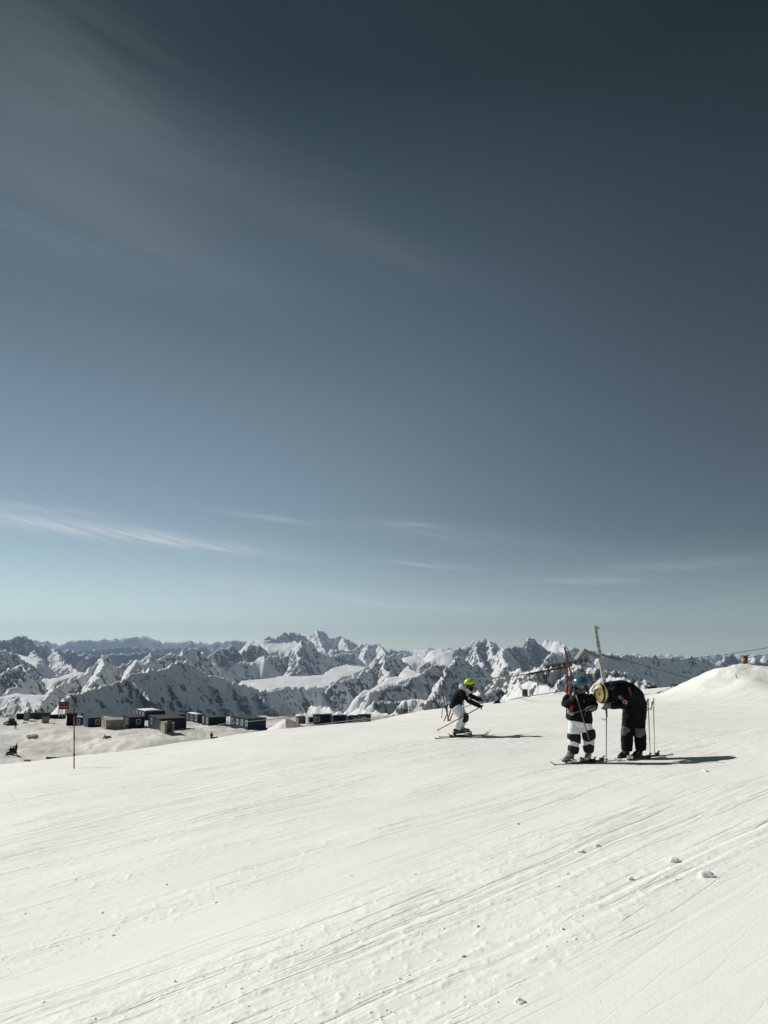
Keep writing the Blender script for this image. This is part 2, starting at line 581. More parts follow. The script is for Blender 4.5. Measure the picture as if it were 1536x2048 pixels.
def ski_tracks(X, Y):
    """grooves and ridges cut by skis, as real relief"""
    rs = np.random.RandomState(5)
    Z = np.zeros_like(X)
    n_tr = 120
    for i in range(n_tr):
        ang = R(47.5 + rs.normal(0, 3.2))
        dxx, dyy = math.sin(ang), math.cos(ang)
        off = rs.uniform(-26, 17) if i > 60 else rs.uniform(-13, 7)
        curv = rs.normal(0, 0.0012)
        s = X * dxx + Y * dyy
        q = X * dyy - Y * dxx - off - curv * s * s
        near = np.abs(q) < 0.45
        if not near.any(): continue
        sn, qn = s[near], q[near]
        s0 = rs.uniform(-10, 40); ln = rs.uniform(1.5, 8)
        on = .7 * np.exp(-((sn - s0) / ln) ** 4)
        on = on * np.clip(0.35 + 1.3 * perlin(sn * 0.7, sn * 0 + i * 3.1, 1) + 0.5, 0, 1.2)
        wdt = rs.uniform(0.018, 0.035)
        dep = rs.uniform(0.003, 0.012)
        q2 = qn + 0.02 * perlin(sn * 1.4, sn * 0 + i, 4)
        z = -dep * np.exp(-(q2 / wdt) ** 2) + dep * 0.8 * np.exp(-((q2 - 2.2 * wdt) / (wdt * 1.3)) ** 2)
        if rs.rand() < 0.5:
            g = rs.uniform(0.14, 0.28)
            z += -dep * .8 * np.exp(-((q2 - g) / wdt) ** 2) + dep * 0.6 * np.exp(-((q2 - g - 2.1 * wdt) / (wdt * 1.2)) ** 2)
        Z[near] += z * on
    return Z


def build_ground():
    dense = np.radians(np.linspace(-32, 32, 640))
    side_l = np.radians(np.linspace(-180, -32, 60)[:-1])
    side_r = np.radians(np.linspace(32, 180, 60)[1:-1])
    th = np.concatenate([side_l, dense, side_r])
    r = np.concatenate([np.linspace(0.02, 3.4, 14)[:-1], np.exp(np.linspace(math.log(3.4), math.log(80), 800)),
                        np.exp(np.linspace(math.log(80), math.log(420), 230))[1:]])
    TH, RR = np.meshgrid(th, r)
    X = RR * np.sin(TH); Y = RR * np.cos(TH)
    Z = ground(X, Y)
    near = (RR > 3.3) & (RR < 75) & (np.abs(TH) < R(33))
    fade = sstep(75, 40, RR) * near
    T = np.zeros_like(Z)
    T[near] = ski_tracks(X[near], Y[near])
    Qm = X * math.cos(R(47.5)) - Y * math.sin(R(47.5))
    calm = 0.10 + 0.90 * sstep(-2.5, -3.5, Qm)     # the right foreground is smooth, untouched
    # broken, chunky crust along the tracks
    ang = R(47.5)
    S = X * math.sin(ang) + Y * math.cos(ang)
    Q = X * math.cos(ang) - Y * math.sin(ang)
    band = np.clip(fbm(S / 9.0, Q / 1.1, 4, 41) * 1.8 + 0.15, 0, 1)
    chunk = np.maximum(fbm(X * 9.5, Y * 9.5, 4, 51, 0.6) - 0.2, 0)
    stre = fbm(S / 1.6, Q * 4.0, 4, 61, 0.6)
    T = T * calm + 0.017 * band * calm * chunk + 0.003 * stre * (0.25 + band) + 0.004 * fbm(S / 5.0, Q / 0.9, 2, 71)
    far_r = sstep(60, 100, RR)
    T = T * fade + far_r * 0.25 * fbm(X / 4.0, Y / 3.0, 4, 81) * (RR < 300)
    o = grid_mesh('snow_ground', X, Y, Z + T, M_SNOW, wrap=True)
    tag(o, kind='structure')
    return o


build_ground()

# ------------------------------------------------------------------ mountains: ridge lines with depth, eroded by noise
# (line of (px, py, km)), slope near crest, flat half width m, roughness, rockiness
RG = []


def rg(pts, s=0.85, w=0, rough=1.0, rocky=0.5, reach=1e9):
    if reach > 1e8:
        s = max(s * 1.5, 1.45)
        rough *= 1.15
    RG.append(([Pn(a, b, c * 1000.0) for a, b, c in pts], s, w, rough, rocky, reach))


rg([(-120, 1276, 38), (-20, 1280, 38), (65, 1279, 38), (86, 1279, 38), (109, 1284, 38), (128, 1287, 38), (141, 1280, 39), (156, 1278, 39), (182, 1278, 40), (216, 1276, 40), (250, 1274, 40), (271, 1272, 41), (294, 1271, 41), (312, 1279, 40), (328, 1282, 40), (354, 1283, 39), (378, 1280, 38), (400, 1282, 38), (419, 1287, 36), (432, 1283, 34), (450, 1280, 34), (466, 1280, 33), (484, 1278, 33), (510, 1280, 33)], s=.45, rough=.22, rocky=.95)
rg([(740, 1298, 35), (791, 1300, 35), (812, 1300, 36), (833, 1298, 36), (856, 1295, 34), (872, 1296, 34), (893, 1293, 33), (906, 1298, 33), (1000, 1300, 33), (1200, 1304, 33), (1400, 1306, 33), (1700, 1306, 33)], s=.5, rough=.8, rocky=.4)
# far lower ridges between the left hills
rg([(150, 1300, 24), (200, 1296, 25), (260, 1290, 26), (330, 1294, 26), (400, 1292, 27), (430, 1298, 27)], s=.4, rough=.25, rocky=1.1)
rg([(170, 1312, 17), (230, 1306, 18), (300, 1303, 19), (350, 1308, 20)], s=.5, rough=.35, rocky=1.0)
# left peak and its long shoulder
rg([(-120, 1262, 13), (-40, 1270, 13.4), (0, 1274, 13.7), (20, 1274, 14), (35, 1271, 14.5), (48, 1271, 14.8), (57, 1276, 15.2), (64, 1283, 15.6), (70, 1288, 16), (90, 1290, 16.6), (107, 1292, 17), (125, 1297, 17.6), (148, 1301, 18), (172, 1306, 18.6), (190, 1316, 19)], s=.7, rough=1.1, rocky=.7)
rg([(64, 1290, 15.6), (70, 1312, 13.2), (95, 1328, 11.6)], s=.6, rough=1.2, rocky=.6)
rg([(110, 1294, 17), (120, 1318, 13.2), (150, 1335, 11)], s=.6, rough=1.2, rocky=.6)
rg([(-60, 1285, 8.3), (-20, 1290, 8.5), (10, 1298, 8.8), (30, 1308, 9.3), (50, 1319, 9.9), (64, 1329, 10.4), (90, 1341, 11), (110, 1353, 11.6)], s=.8, rough=.9, rocky=.6)
# lit left peak, dark right face
rg([(-60, 1362, 5.0), (-20, 1350, 5.4), (0, 1345, 5.7), (20, 1336, 6.0), (37, 1327, 6.4), (49, 1329, 6.5), (64, 1344, 7.1), (84, 1355, 7.8), (103, 1375, 8.4)], s=.9, rough=1.1, rocky=.6)
rg([(49, 1329, 6.5), (42, 1352, 6.1), (30, 1370, 5.7), (10, 1385, 5.3)], s=.8, rough=.8, rocky=.4)
rg([(-40, 1405, 4.4), (0, 1402, 4.5), (15, 1395, 4.5), (30, 1391, 4.5), (45, 1399, 4.4), (56, 1412, 4.2), (50, 1428, 4.0)], s=.7, rough=1.3, rocky=.6)
rg([(-60, 1440, 2.6), (-10, 1428, 2.6), (20, 1426, 2.7), (40, 1432, 2.7)], s=.6, rough=1.0, rocky=.4)
# saddle behind
# peak with the long lit left arm
rg([(210, 1311, 6.0), (197, 1322, 5.9), (176, 1342, 5.6), (150, 1353, 5.3), (125, 1363, 5.0), (107, 1375, 4.7), (94, 1395, 4.3), (74, 1414, 4.0), (59, 1426, 3.8)], s=.7, rough=.9, rocky=.45)
rg([(210, 1311, 6.0), (200, 1335, 5.4), (190, 1360, 4.9), (172, 1380, 4.45)], s=.9, rough=.7, rocky=.4)
rg([(210, 1311, 6.0), (216, 1318, 6.2), (225, 1330, 6.5), (229, 1345, 6.6)], s=.9, rough=.6, rocky=.4)
rg([(227, 1338, 6.2), (240, 1330, 6.3), (252, 1326, 6.4), (277, 1315, 6.6), (286, 1316, 6.7), (302, 1307, 7.0), (312, 1313, 7.1), (328, 1308, 7.2), (338, 1305, 7.3), (359, 1305, 7.4), (367, 1299, 7.5), (377, 1294, 7.6), (390, 1296, 7.8), (402, 1301, 8.1), (410, 1311, 8.5), (413, 1322, 8.8)], s=.9, rough=1.1, rocky=.55)
rg([(302, 1308, 7.0), (290, 1326, 6.3), (287, 1344, 5.8)], s=.8, rough=.9, rocky=.5)
# the big dark slope in front
rg([(134, 1442, 2.5), (124, 1404, 2.7), (138, 1387, 2.95), (162, 1384, 3.2), (190, 1374, 3.5), (220, 1366, 3.8), (250, 1356, 4.0), (269, 1345, 4.15), (287, 1344, 4.3), (299, 1334, 4.45), (312, 1338, 4.6), (334, 1334, 4.8), (342, 1327, 4.9), (359, 1319, 5.1), (375, 1321, 5.25), (387, 1328, 5.4), (416, 1347, 5.7), (445, 1352, 6.0), (465, 1361, 6.2), (480, 1367, 6.4), (500, 1367, 6.6), (523, 1377, 6.8), (543, 1381, 7.0), (564, 1374, 7.3), (578, 1371, 7.5), (598, 1373, 7.7), (621, 1371, 8.0), (656, 1375, 8.4), (676, 1383, 8.6), (695, 1391, 8.8), (715, 1394, 9.0), (754, 1399, 9.5), (793, 1405, 10.0), (850, 1414, 10.6)], s=1.0, rough=.62, rocky=.36)
rg([(262, 1350, 4.1), (283, 1378, 4.02), (305, 1402, 3.96)], s=1.1, rough=.7, rocky=.62)
rg([(318, 1340, 4.66), (345, 1375, 4.60), (378, 1412, 4.56), (392, 1430, 4.54)], s=1.1, rough=.7, rocky=.68)
rg([(387, 1329, 5.4), (412, 1362, 5.33), (440, 1388, 5.28), (452, 1400, 5.25)], s=1.1, rough=.8, rocky=.72)
rg([(445, 1353, 6.0), (468, 1378, 5.92), (488, 1398, 5.88)], s=1.1, rough=.8, rocky=.66)
rg([(500, 1369, 6.6), (520, 1388, 6.52), (536, 1400, 6.48)], s=1.1, rough=.8, rocky=.62)
rg([(600, 1374, 7.7), (612, 1390, 7.62), (618, 1402, 7.6)], s=1.1, rough=.8, rocky=.6)
# white snowfield above it
rg([(715, 1348, 8.8), (690, 1354, 8.6), (676, 1358, 8.4), (664, 1369, 8.2)], s=.9, rough=.9, rocky=.6)
# dark wall behind the snowfield and its crest
rg([(412, 1314, 11), (422, 1305, 11.2), (432, 1297, 11.4), (446, 1296, 11.8), (461, 1289, 12.2), (472, 1298, 12.6), (480, 1305, 12.8), (494, 1298, 13), (504, 1284, 13.2), (512, 1283, 13.4), (523, 1291, 14), (533, 1306, 14.6)], s=.8, rough=1.1, rocky=.6)
rg([(395, 1330, 10.2), (406, 1328, 10.5), (436, 1330, 11.0), (459, 1328, 11.3), (480, 1322, 11.7), (502, 1324, 12.0), (529, 1320, 12.4), (539, 1310, 12.8), (568, 1310, 13.2), (592, 1309, 13.5), (594, 1290, 13.7), (602, 1280, 14), (617, 1284, 14.4), (635, 1297, 14.8), (650, 1306, 15), (666, 1306, 15.2), (699, 1302, 15.6), (707, 1308, 15.8), (719, 1316, 16), (736, 1330, 16.4)], s=.9, rough=.9, rocky=.5)
rg([(602, 1280, 14), (594, 1300, 13), (600, 1325, 12)], s=.8, rough=1.0, rocky=.6)
rg([(497, 1279, 21), (526, 1273, 21.5), (541, 1270, 22), (562, 1267, 22.5), (583, 1262, 23), (601, 1267, 24), (609, 1274, 24.5), (625, 1284, 25)], s=.7, rough=.9, rocky=.6)
rg([(600, 1280, 26), (609, 1275, 26), (620, 1266, 26), (633, 1257, 26.3), (643, 1261, 26.6), (659, 1274, 27.2), (669, 1272, 27.5), (687, 1269, 28), (700, 1279, 28.8), (716, 1290, 29.6), (730, 1300, 30)], s=.8, rough=1.0, rocky=.5)
rg([(633, 1258, 26.3), (640, 1280, 24), (648, 1298, 22)], s=.8, rough=1.1, rocky=.5)
rg([(687, 1270, 28), (692, 1290, 24), (700, 1305, 22)], s=.8, rough=1.1, rocky=.5)
rg([(655, 1300, 19), (675, 1297, 19.5), (700, 1294, 20), (716, 1290, 20.5), (726, 1287, 21), (739, 1283, 21), (758, 1287, 21.6), (765, 1295, 22), (780, 1298, 22.5), (800, 1304, 23)], s=.7, rough=1.2, rocky=.5)
rg([(739, 1284, 21), (730, 1305, 18.5), (728, 1318, 17.5)], s=.7, rough=1.2, rocky=.4)
rg([(758, 1288, 21.6), (770, 1305, 18), (750, 1318, 16)], s=.7, rough=1.2, rocky=.4)
# middle peak and lit bands to its right
rg([(736, 1334, 9.0), (746, 1325, 9.2), (758, 1321, 9.3), (771, 1311, 9.6), (783, 1306, 9.8), (793, 1312, 10.1), (809, 1322, 10.6), (816, 1329, 10.8), (836, 1340, 11.4)], s=.9, rough=.9, rocky=.5)
rg([(771, 1311, 9.6), (768, 1330, 9.0), (775, 1345, 8.7)], s=.9, rough=.9, rocky=.5)
rg([(736, 1334, 9.0), (715, 1348, 8.8)], s=.9, rough=.8, rocky=.5)
rg([(740, 1384, 6.6), (750, 1379, 6.7), (766, 1375, 6.85), (785, 1367, 7.0), (807, 1365, 7.2), (818, 1357, 7.3), (836, 1350, 7.5), (852, 1336, 7.7), (875, 1326, 8.0), (895, 1328, 8.3), (906, 1320, 8.5), (916, 1312, 8.7), (926, 1314, 8.9), (934, 1325, 9.1), (955, 1328, 9.4), (971, 1336, 9.7), (984, 1352, 10.0), (1000, 1361, 10.3), (1030, 1368, 10.8)], s=.95, rough=.75, rocky=.5)
rg([(895, 1330, 8.3), (884, 1350, 7.4), (880, 1372, 6.8)], s=.9, rough=1.3, rocky=.6)
rg([(740, 1402, 5.2), (780, 1402, 5.6), (820, 1398, 6.0), (860, 1402, 6.3), (900, 1404, 6.6), (950, 1400, 7.0)], s=.7, rough=.8, rocky=.4)
# snow bowls
rg([(785, 1306, 20), (800, 1302, 20.5), (830, 1306, 20.5), (850, 1304, 20), (866, 1297, 20), (880, 1294, 20.4), (893, 1293, 20.4), (905, 1298, 20.4)], s=.6, rough=1.2, rocky=.4)
rg([(840, 1330, 11.8), (850, 1322, 12), (860, 1332, 12.2)], s=.8, rough=1.0, rocky=.5)
# the broad castle shaped peak
rg([(898, 1306, 15), (906, 1298, 15.2), (921, 1291, 15.4), (932, 1289, 15.6), (939, 1280, 15.7), (953, 1278, 15.9), (967, 1280, 16.2), (971, 1274, 16.3), (975, 1279, 16.4), (984, 1278, 16.5), (990, 1286, 16.7), (997, 1297, 17), (1008, 1318, 17.4)], s=1.0, rough=1.0, rocky=.6)
rg([(953, 1279, 15.9), (950, 1300, 13.6), (962, 1322, 12)], s=.8, rough=1.1, rocky=.6)
rg([(984, 1280, 16.5), (985, 1305, 13.8), (1000, 1325, 12.2)], s=.8, rough=1.1, rocky=.5)
rg([(996, 1301, 13.2), (1010, 1291, 13.4), (1019, 1292, 13.6), (1037, 1291, 14.0), (1053, 1288, 14.4), (1058, 1275, 14.5), (1065, 1272, 14.6), (1069, 1277, 14.7), (1074, 1286, 14.8), (1083, 1289, 15), (1095, 1299, 15.3), (1108, 1304, 15.6), (1122, 1310, 16)], s=1.2, rough=.7, rocky=.65)
rg([(1010, 1292, 13.4), (1004, 1312, 12), (1012, 1328, 11)], s=.8, rough=1.2, rocky=.4)
rg([(1076, 1298, 19), (1086, 1286, 18.8), (1093, 1279, 18.6), (1109, 1280, 18.2), (1120, 1284, 17.8), (1132, 1292, 17.4), (1145, 1298, 17.2)], s=.7, rough=.6, rocky=.1)
rg([(1100, 1306, 12), (1127, 1300, 12.2), (1145, 1293, 12.4), (1162, 1295, 12.8), (1183, 1296, 13.2), (1193, 1303, 13.5), (1206, 1312, 13.8)], s=.9, rough=1.0, rocky=.6)
# right hand wall
rg([(1195, 1316, 9.4), (1206, 1311, 9.4), (1224, 1305, 9.5), (1245, 1308, 9.7), (1263, 1306, 9.9), (1281, 1310, 10.1), (1295, 1311, 10.3), (1304, 1307, 10.4), (1314, 1313, 10.5), (1328, 1313, 10.7), (1345, 1309, 10.9), (1357, 1311, 11), (1363, 1317, 11.1), (1369, 1313, 11.2), (1381, 1310, 11.4), (1392, 1313, 11.6), (1402, 1320, 11.9), (1412, 1326, 12.1), (1423, 1334, 12.3), (1440, 1346, 12.6)], s=1.1, rough=.45, rocky=.35)
rg([(1388, 1316, 15.5), (1396, 1314, 15.5), (1410, 1312, 16), (1425, 1316, 16), (1438, 1313, 16), (1447, 1308, 16), (1464, 1305, 16.5), (1470, 1307, 16.6), (1480, 1315, 16.8), (1509, 1314, 14), (1529, 1307, 14), (1560, 1302, 14), (1700, 1296, 14)], s=.9, rough=1.1, rocky=.6)
# nearer lit, rocky ground on the right and behind the crest
rg([(975, 1372, 5.8), (985, 1362, 5.6), (1010, 1350, 5.3), (1040, 1338, 5.0), (1080, 1331, 4.8), (1120, 1330, 4.6), (1160, 1327, 4.5), (1190, 1332, 4.4), (1230, 1340, 4.5), (1270, 1352, 4.7), (1310, 1366, 5.0)], s=.75, rough=1.4, rocky=.72)
rg([(1080, 1333, 4.8), (1060, 1352, 4.2), (1020, 1375, 3.7)], s=.7, rough=1.2, rocky=.5)
rg([(1160, 1330, 4.5), (1128, 1350, 3.9), (1105, 1380, 3.4)], s=.8, rough=1.1, rocky=.6)
rg([(1200, 1350, 3.4), (1240, 1352, 3.3), (1290, 1365, 3.2), (1340, 1376, 3.2), (1400, 1372, 3.2)], s=.7, rough=.6, rocky=.45)
rg([(900, 1398, 3.3), (940, 1389, 3.3), (960, 1378, 3.2), (985, 1373, 3.2), (1010, 1380, 3.3), (1030, 1366, 3.0), (1060, 1360, 2.8), (1100, 1372, 2.6), (1140, 1380, 2.5)], s=.6, rough=1.2, rocky=.5)
rg([(790, 1430, 2.5), (800, 1405, 2.5), (812, 1398, 2.5), (830, 1394, 2.5), (850, 1397, 2.45), (868, 1393, 2.4), (874, 1405, 2.4), (880, 1420, 2.4)], s=.8, rough=1.3, rocky=.62)
rg([(580, 1440, 2.3), (596, 1427, 2.25), (620, 1411, 2.2), (645, 1412, 2.15), (665, 1415, 2.1), (690, 1424, 2.05), (715, 1415, 2.0), (740, 1418, 1.95), (765, 1424, 1.9), (800, 1432, 1.8), (850, 1440, 1.8)], s=.6, rough=1.1, rocky=.35)


PT = []


def pt(poly, anchor, g, h, rough=0.2, rocky=0.0):
    """a snowfield: one tilted plane (rise g going away, h going right) inside an outline"""
    x0, y0, z0 = Pn(anchor[0], anchor[1], anchor[2] * 1000.0)
    pts = []
    for px, py in poly:
        a, b = ray(px, py)
        y = (z0 - g * y0 - h * x0) / (b - g - h * a)
        pts.append((a * y, y))
    PT.append((pts, (x0, y0, z0), g, h, rough, rocky))


pt([(32, 1308), (50, 1312), (66, 1315), (80, 1318), (78, 1328), (68, 1329), (55, 1322), (42, 1316)], (68, 1326, 10.9), .15, .1)
pt([(0, 1392), (35, 1386), (58, 1389), (95, 1389), (85, 1405), (70, 1418), (60, 1420), (56, 1408), (40, 1395)], (75, 1400, 5.0), .15, 0)
pt([(90, 1357), (120, 1352), (160, 1343), (172, 1345), (150, 1354), (112, 1362)], (130, 1353, 7.4), .2, .15)
pt([(484, 1361), (500, 1359), (536, 1356), (568, 1351), (600, 1352), (640, 1350), (660, 1340), (688, 1328), (735, 1333), (722, 1341), (705, 1350), (690, 1352), (672, 1360), (664, 1370), (640, 1375), (600, 1374), (560, 1376), (540, 1382), (515, 1378), (500, 1369)], (600, 1364, 9.0), .10, .06)
pt([(502, 1324), (515, 1316), (527, 1311), (529, 1320)], (518, 1320, 11.9), .4, .2)
pt([(403, 1325), (415, 1321), (434, 1325), (432, 1331), (415, 1331)], (418, 1327, 10.3), .3, .1)
pt([(523, 1287), (550, 1285), (575, 1284), (597, 1281), (592, 1300), (594, 1308), (577, 1304), (560, 1303), (540, 1308), (533, 1303)], (560, 1296, 14.6), .25, .05)
pt([(497, 1280), (515, 1279), (543, 1280), (530, 1286), (512, 1284)], (520, 1282, 19), .3, .1)
pt([(718, 1392), (727, 1378), (740, 1377), (757, 1371), (779, 1353), (795, 1352), (805, 1350), (809, 1336), (816, 1331), (838, 1344), (843, 1347), (835, 1352), (812, 1360), (797, 1364), (775, 1368), (757, 1376), (745, 1384), (730, 1393)], (780, 1362, 7.6), .2, .15, .3, .1)
pt([(805, 1317), (820, 1312), (850, 1310), (852, 1318), (845, 1324), (830, 1325), (812, 1322)], (830, 1318, 14), .2, .1)
pt([(863, 1300), (885, 1296), (905, 1298), (910, 1312), (905, 1325), (898, 1328), (880, 1324), (860, 1330), (853, 1326), (864, 1315)], (885, 1312, 13.5), .3, .1)
pt([(250, 1340), (262, 1330), (274, 1318), (276, 1324), (262, 1345), (247, 1366), (242, 1352)], (258, 1342, 5.9), .5, .6)


def inside(X, Y, poly):
    r = np.zeros(X.shape, bool)
    n = len(poly)
    for i in range(n):
        x1, y1 = poly[i]; x2, y2 = poly[(i + 1) % n]
        c = ((y1 > Y) != (y2 > Y)) & (X < (x2 - x1) * (Y - y1) / (y2 - y1 + 1e-9) + x1)
        r ^= c
    return r


def build_mountains(name, r0, r1, nr, nth, seed):
    th = np.radians(np.linspace(-30, 30, nth))
    lr = np.linspace(math.log(r0), math.log(r1), nr)
    TH, LR = np.meshgrid(th, lr)
    wx = fbm(TH * 34, LR * 34, 4, seed + 3) * 0.0065
    wy = fbm(TH * 34 + 9, LR * 34, 4, seed + 8) * 0.012
    RR = np.exp(LR)
    tame = 1 - 0.75 * sstep(20000, 30000, RR)
    wx = wx * tame; wy = wy * tame
    Yq = RR * np.cos(TH); Xq = RR * np.sin(TH)
    Xw = np.exp(LR + wy) * np.sin(TH + wx); Yw = np.exp(LR + wy) * np.cos(TH + wx)
    Z = -0.11 * RR - 500.0
    rough = np.full_like(Z, 0.6); rocky = np.full_like(Z, 1.25)  # unseen base ground starts as dark rock to cut bounced light
    for pts, s, w, rgh, rck, reach in RG:
        for a, b in zip(pts[:-1], pts[1:]):
            ex, ey = b[0] - a[0], b[1] - a[1]
            t = np.clip(((Xw - a[0]) * ex + (Yw - a[1]) * ey) / (ex * ex + ey * ey), 0, 1)
            dd = np.hypot(Xw - a[0] - t * ex, Yw - a[1] - t * ey)
            d2 = np.maximum(dd - w, 0)
            if reach < 1e8:
                z = a[2] + t * (b[2] - a[2]) - s * np.minimum(d2, reach) - 0.9 * np.maximum(d2 - reach, 0)
            else:
                L = 0.22 * abs(a[1])
                z = a[2] + t * (b[2] - a[2]) - s * d2 * (1.0 - 0.35 * np.clip(d2 / L, 0, 1))
            hit = z > Z
            Z[hit] = z[hit]; rough[hit] = rgh; rocky[hit] = rck
    for poly, (x0, y0, z0), g, h, rgh, rck in PT:
        dd = np.full_like(Z, 1e9)
        n = len(poly)
        for i in range(n):
            a, b = poly[i], poly[(i + 1) % n]
            ex, ey = b[0] - a[0], b[1] - a[1]
            t = np.clip(((Xw - a[0]) * ex + (Yw - a[1]) * ey) / (ex * ex + ey * ey), 0, 1)
            dd = np.minimum(dd, np.hypot(Xw - a[0] - t * ex, Yw - a[1] - t * ey))
        dd[inside(Xw, Yw, poly)] = 0
        z = z0 + g * (Yw - y0) + h * (Xw - x0) - 1.3 * dd
        hit = (z > Z) & (dd < 0.12 * y0)
        Z[hit] = z[hit]; rough[hit] = rgh; rocky[hit] = rck
    # unseen lower slopes: dark rock added to cut bounce onto the shaded faces
    low = sstep(-0.088, -0.100, Z / RR)
    rocky = rocky * (1 - low) + 1.4 * low
    # blur the two masks a little
    for _ in range(3):
        for A in (rough, rocky):
            A[1:-1, 1:-1] = (A[1:-1, 1:-1] * 2 + A[:-2, 1:-1] + A[2:, 1:-1] + A[1:-1, :-2] + A[1:-1, 2:]) / 6
    px_m = RR / FPX                                  # metres per photo pixel there
    n1 = ridged(TH * 34, LR * 30, 7, seed + 11, 0.52) - 1.05
    n2 = ridged(TH * 95 + 4, LR * 95, 5, seed + 23, 0.5) - 1.0
    Z = Z + px_m * (rough * 3.1 * n1 + (0.10 + 0.90 * rough) * 1.25 * n2)
    o = grid_mesh(name, Xq, Yq, Z, M_MTN)
    at = o.data.attributes.new('rocky', 'FLOAT', 'POINT')
    at.data.foreach_set('value', rocky.astype(np.float32).ravel())
    tag(o, kind='structure')
    return o


build_mountains('mountains', 1300, 46000, 820, 900, 0)

# ------------------------------------------------------------------ air
def build_haze():
    bm = bmesh.new()
    x0, x1, y0, y1, z0, z1 = -32000, 32000, -3000, 52000, -7000, 1500
    vs = [bm.verts.new(v) for v in [(x0, y0, z0), (x1, y0, z0), (x1, y1, z0), (x0, y1, z0), (x0, y0, z1), (x1, y0, z1), (x1, y1, z1), (x0, y1, z1)]]
    for f in [(0, 3, 2, 1), (4, 5, 6, 7), (0, 1, 5, 4), (1, 2, 6, 5), (2, 3, 7, 6), (3, 0, 4, 7)]:
        bm.faces.new([vs[i] for i in f])
    me = bpy.data.meshes.new('haze'); bm.to_mesh(me); bm.free()
    m = bpy.data.materials.new('clear_cold_air'); m.use_nodes = True
    n, l = m.node_tree.nodes, m.node_tree.links
    n.remove(n['Principled BSDF'])
    v = n.new('ShaderNodeVolumePrincipled')
    v.inputs['Color'].default_value = (0.50, 0.68, 0.95, 1)
    v.inputs['Density'].default_value = 2.1e-5
    v.inputs['Anisotropy'].default_value = 0.2
    l.new(v.outputs[0], n['Material Output'].inputs['Volume'])
    me.materials.append(m)
    o = bpy.data.objects.new('haze', me); COL.objects.link(o)
    tag(o, kind='stuff')


build_haze()

# ------------------------------------------------------------------ materials for things
_mats = {}


def mat(name, col, rough=0.7, spec=0.3, metal=0.0, vary=0.12, scale=30.0, bump=0.0, bdist=0.003, sheen=0.0):
    if name in _mats: return _mats[name]
    k = NT(name)
    tcn = k.new('ShaderNodeTexCoord')
    n = k.noise(tcn.outputs['Object'], scale, 4, 0.6)
    dark = tuple(c * (1 - vary * 2) for c in col)
    lite = tuple(min(1, c * (1 + vary)) for c in col)
    k.link(k.mix(k.ramp(n, [(0.3, 0.0), (0.7, 1.0)]), dark, lite), k.bsdf.inputs['Base Color'])
    k.bsdf.inputs['Roughness'].default_value = rough
    k.bsdf.inputs['Specular IOR Level'].default_value = spec
    k.bsdf.inputs['Metallic'].default_value = metal
    if sheen: k.bsdf.inputs['Sheen Weight'].default_value = sheen
    if bump:
        n2 = k.noise(tcn.outputs['Object'], scale * 0.45, 5, 0.6, 0.4)
        k.link(k.bump(n2, bump, bdist), k.bsdf.inputs['Normal'])
    _mats[name] = k.m
    return k.m


BLACK_CLOTH = mat('black_softshell', (0.006, 0.009, 0.010), .85, .15, scale=14, vary=.35, bump=.8, bdist=.03)
DARK_CLOTH = mat('black_ski_pants', (0.005, 0.007, 0.008), .85, .15, scale=12, vary=.3, bump=.7, bdist=.03)
WHITE_CLOTH = mat('white_ski_pants', (0.70, 0.71, 0.76), .8, .2, scale=11, vary=.08, bump=.9, bdist=.035)
GREY_CLOTH = mat('grey_knee_fabric', (0.115, 0.125, 0.125), .85, .2, scale=14, vary=.15, bump=.8, bdist=.03)
PAD_BLACK = mat('black_knee_pad', (0.008, 0.012, 0.013), .7, .25, scale=16, vary=.3, bump=.4, bdist=.02)
SKIN = mat('skin', (0.36, 0.19, 0.13), .55, .35, scale=40, vary=.06)
HAIR = mat('auburn_hair', (0.12, 0.035, 0.018), .5, .4, scale=60, vary=.3, bump=.6, bdist=.01)
HAIR_D = mat('dark_brown_hair', (0.03, 0.018, 0.012), .5, .4, scale=60, vary=.3)
BLUE_SHELL = mat('blue_helmet_shell', (0.035, 0.115, 0.165), .28, .5, scale=25, vary=.06)
NEON_SHELL = mat('neon_helmet_shell', (0.46, 0.62, 0.01), .3, .5, scale=25, vary=.05)
YELLOW_SHELL = mat('pale_yellow_helmet_shell', (0.82, 0.68, 0.34), .28, .5, scale=18, vary=.07)
BLACK_PLASTIC = mat('black_plastic', (0.010, 0.011, 0.012), .4, .45, vary=.2)
LENS = mat('mirrored_goggle_lens', (0.30, 0.33, 0.55), .08, .8, metal=.8, vary=.05)
WHITE_FLEECE = mat('white_fleece', (0.72, 0.72, 0.72), .95, .1, scale=50, vary=.1, bump=.8, bdist=.02)
GREY_FLEECE = mat('grey_neck_warmer', (0.16, 0.15, 0.15), .95, .1, scale=50, vary=.2, bump=.8, bdist=.02)
GLOVE_GREY = mat('grey_glove_leather', (0.16, 0.17, 0.155), .6, .3, scale=40, vary=.3)
GLOVE_WHITE = mat('white_glove_leather', (0.50, 0.49, 0.44), .6, .3, scale=40, vary=.12)
BOOT_GREY = mat('grey_green_boot_shell', (0.20, 0.21, 0.18), .35, .45, scale=22, vary=.3)
BOOT_WHITE = mat('pale_boot_shell', (0.42, 0.41, 0.36), .35, .45, scale=22, vary=.2)
BOOT_BLACK = mat('black_boot_shell', (0.012, 0.014, 0.015), .3, .5, scale=22, vary=.3)
METAL = mat('brushed_metal', (0.45, 0.45, 0.44), .35, .5, metal=.9, vary=.1)
SKI_TOP = mat('grey_green_ski_top', (0.24, 0.25, 0.21), .35, .5, scale=15, vary=.35)
SKI_WHITE = mat('pale_ski_top', (0.42, 0.42, 0.38), .35, .5, scale=15, vary=.25)
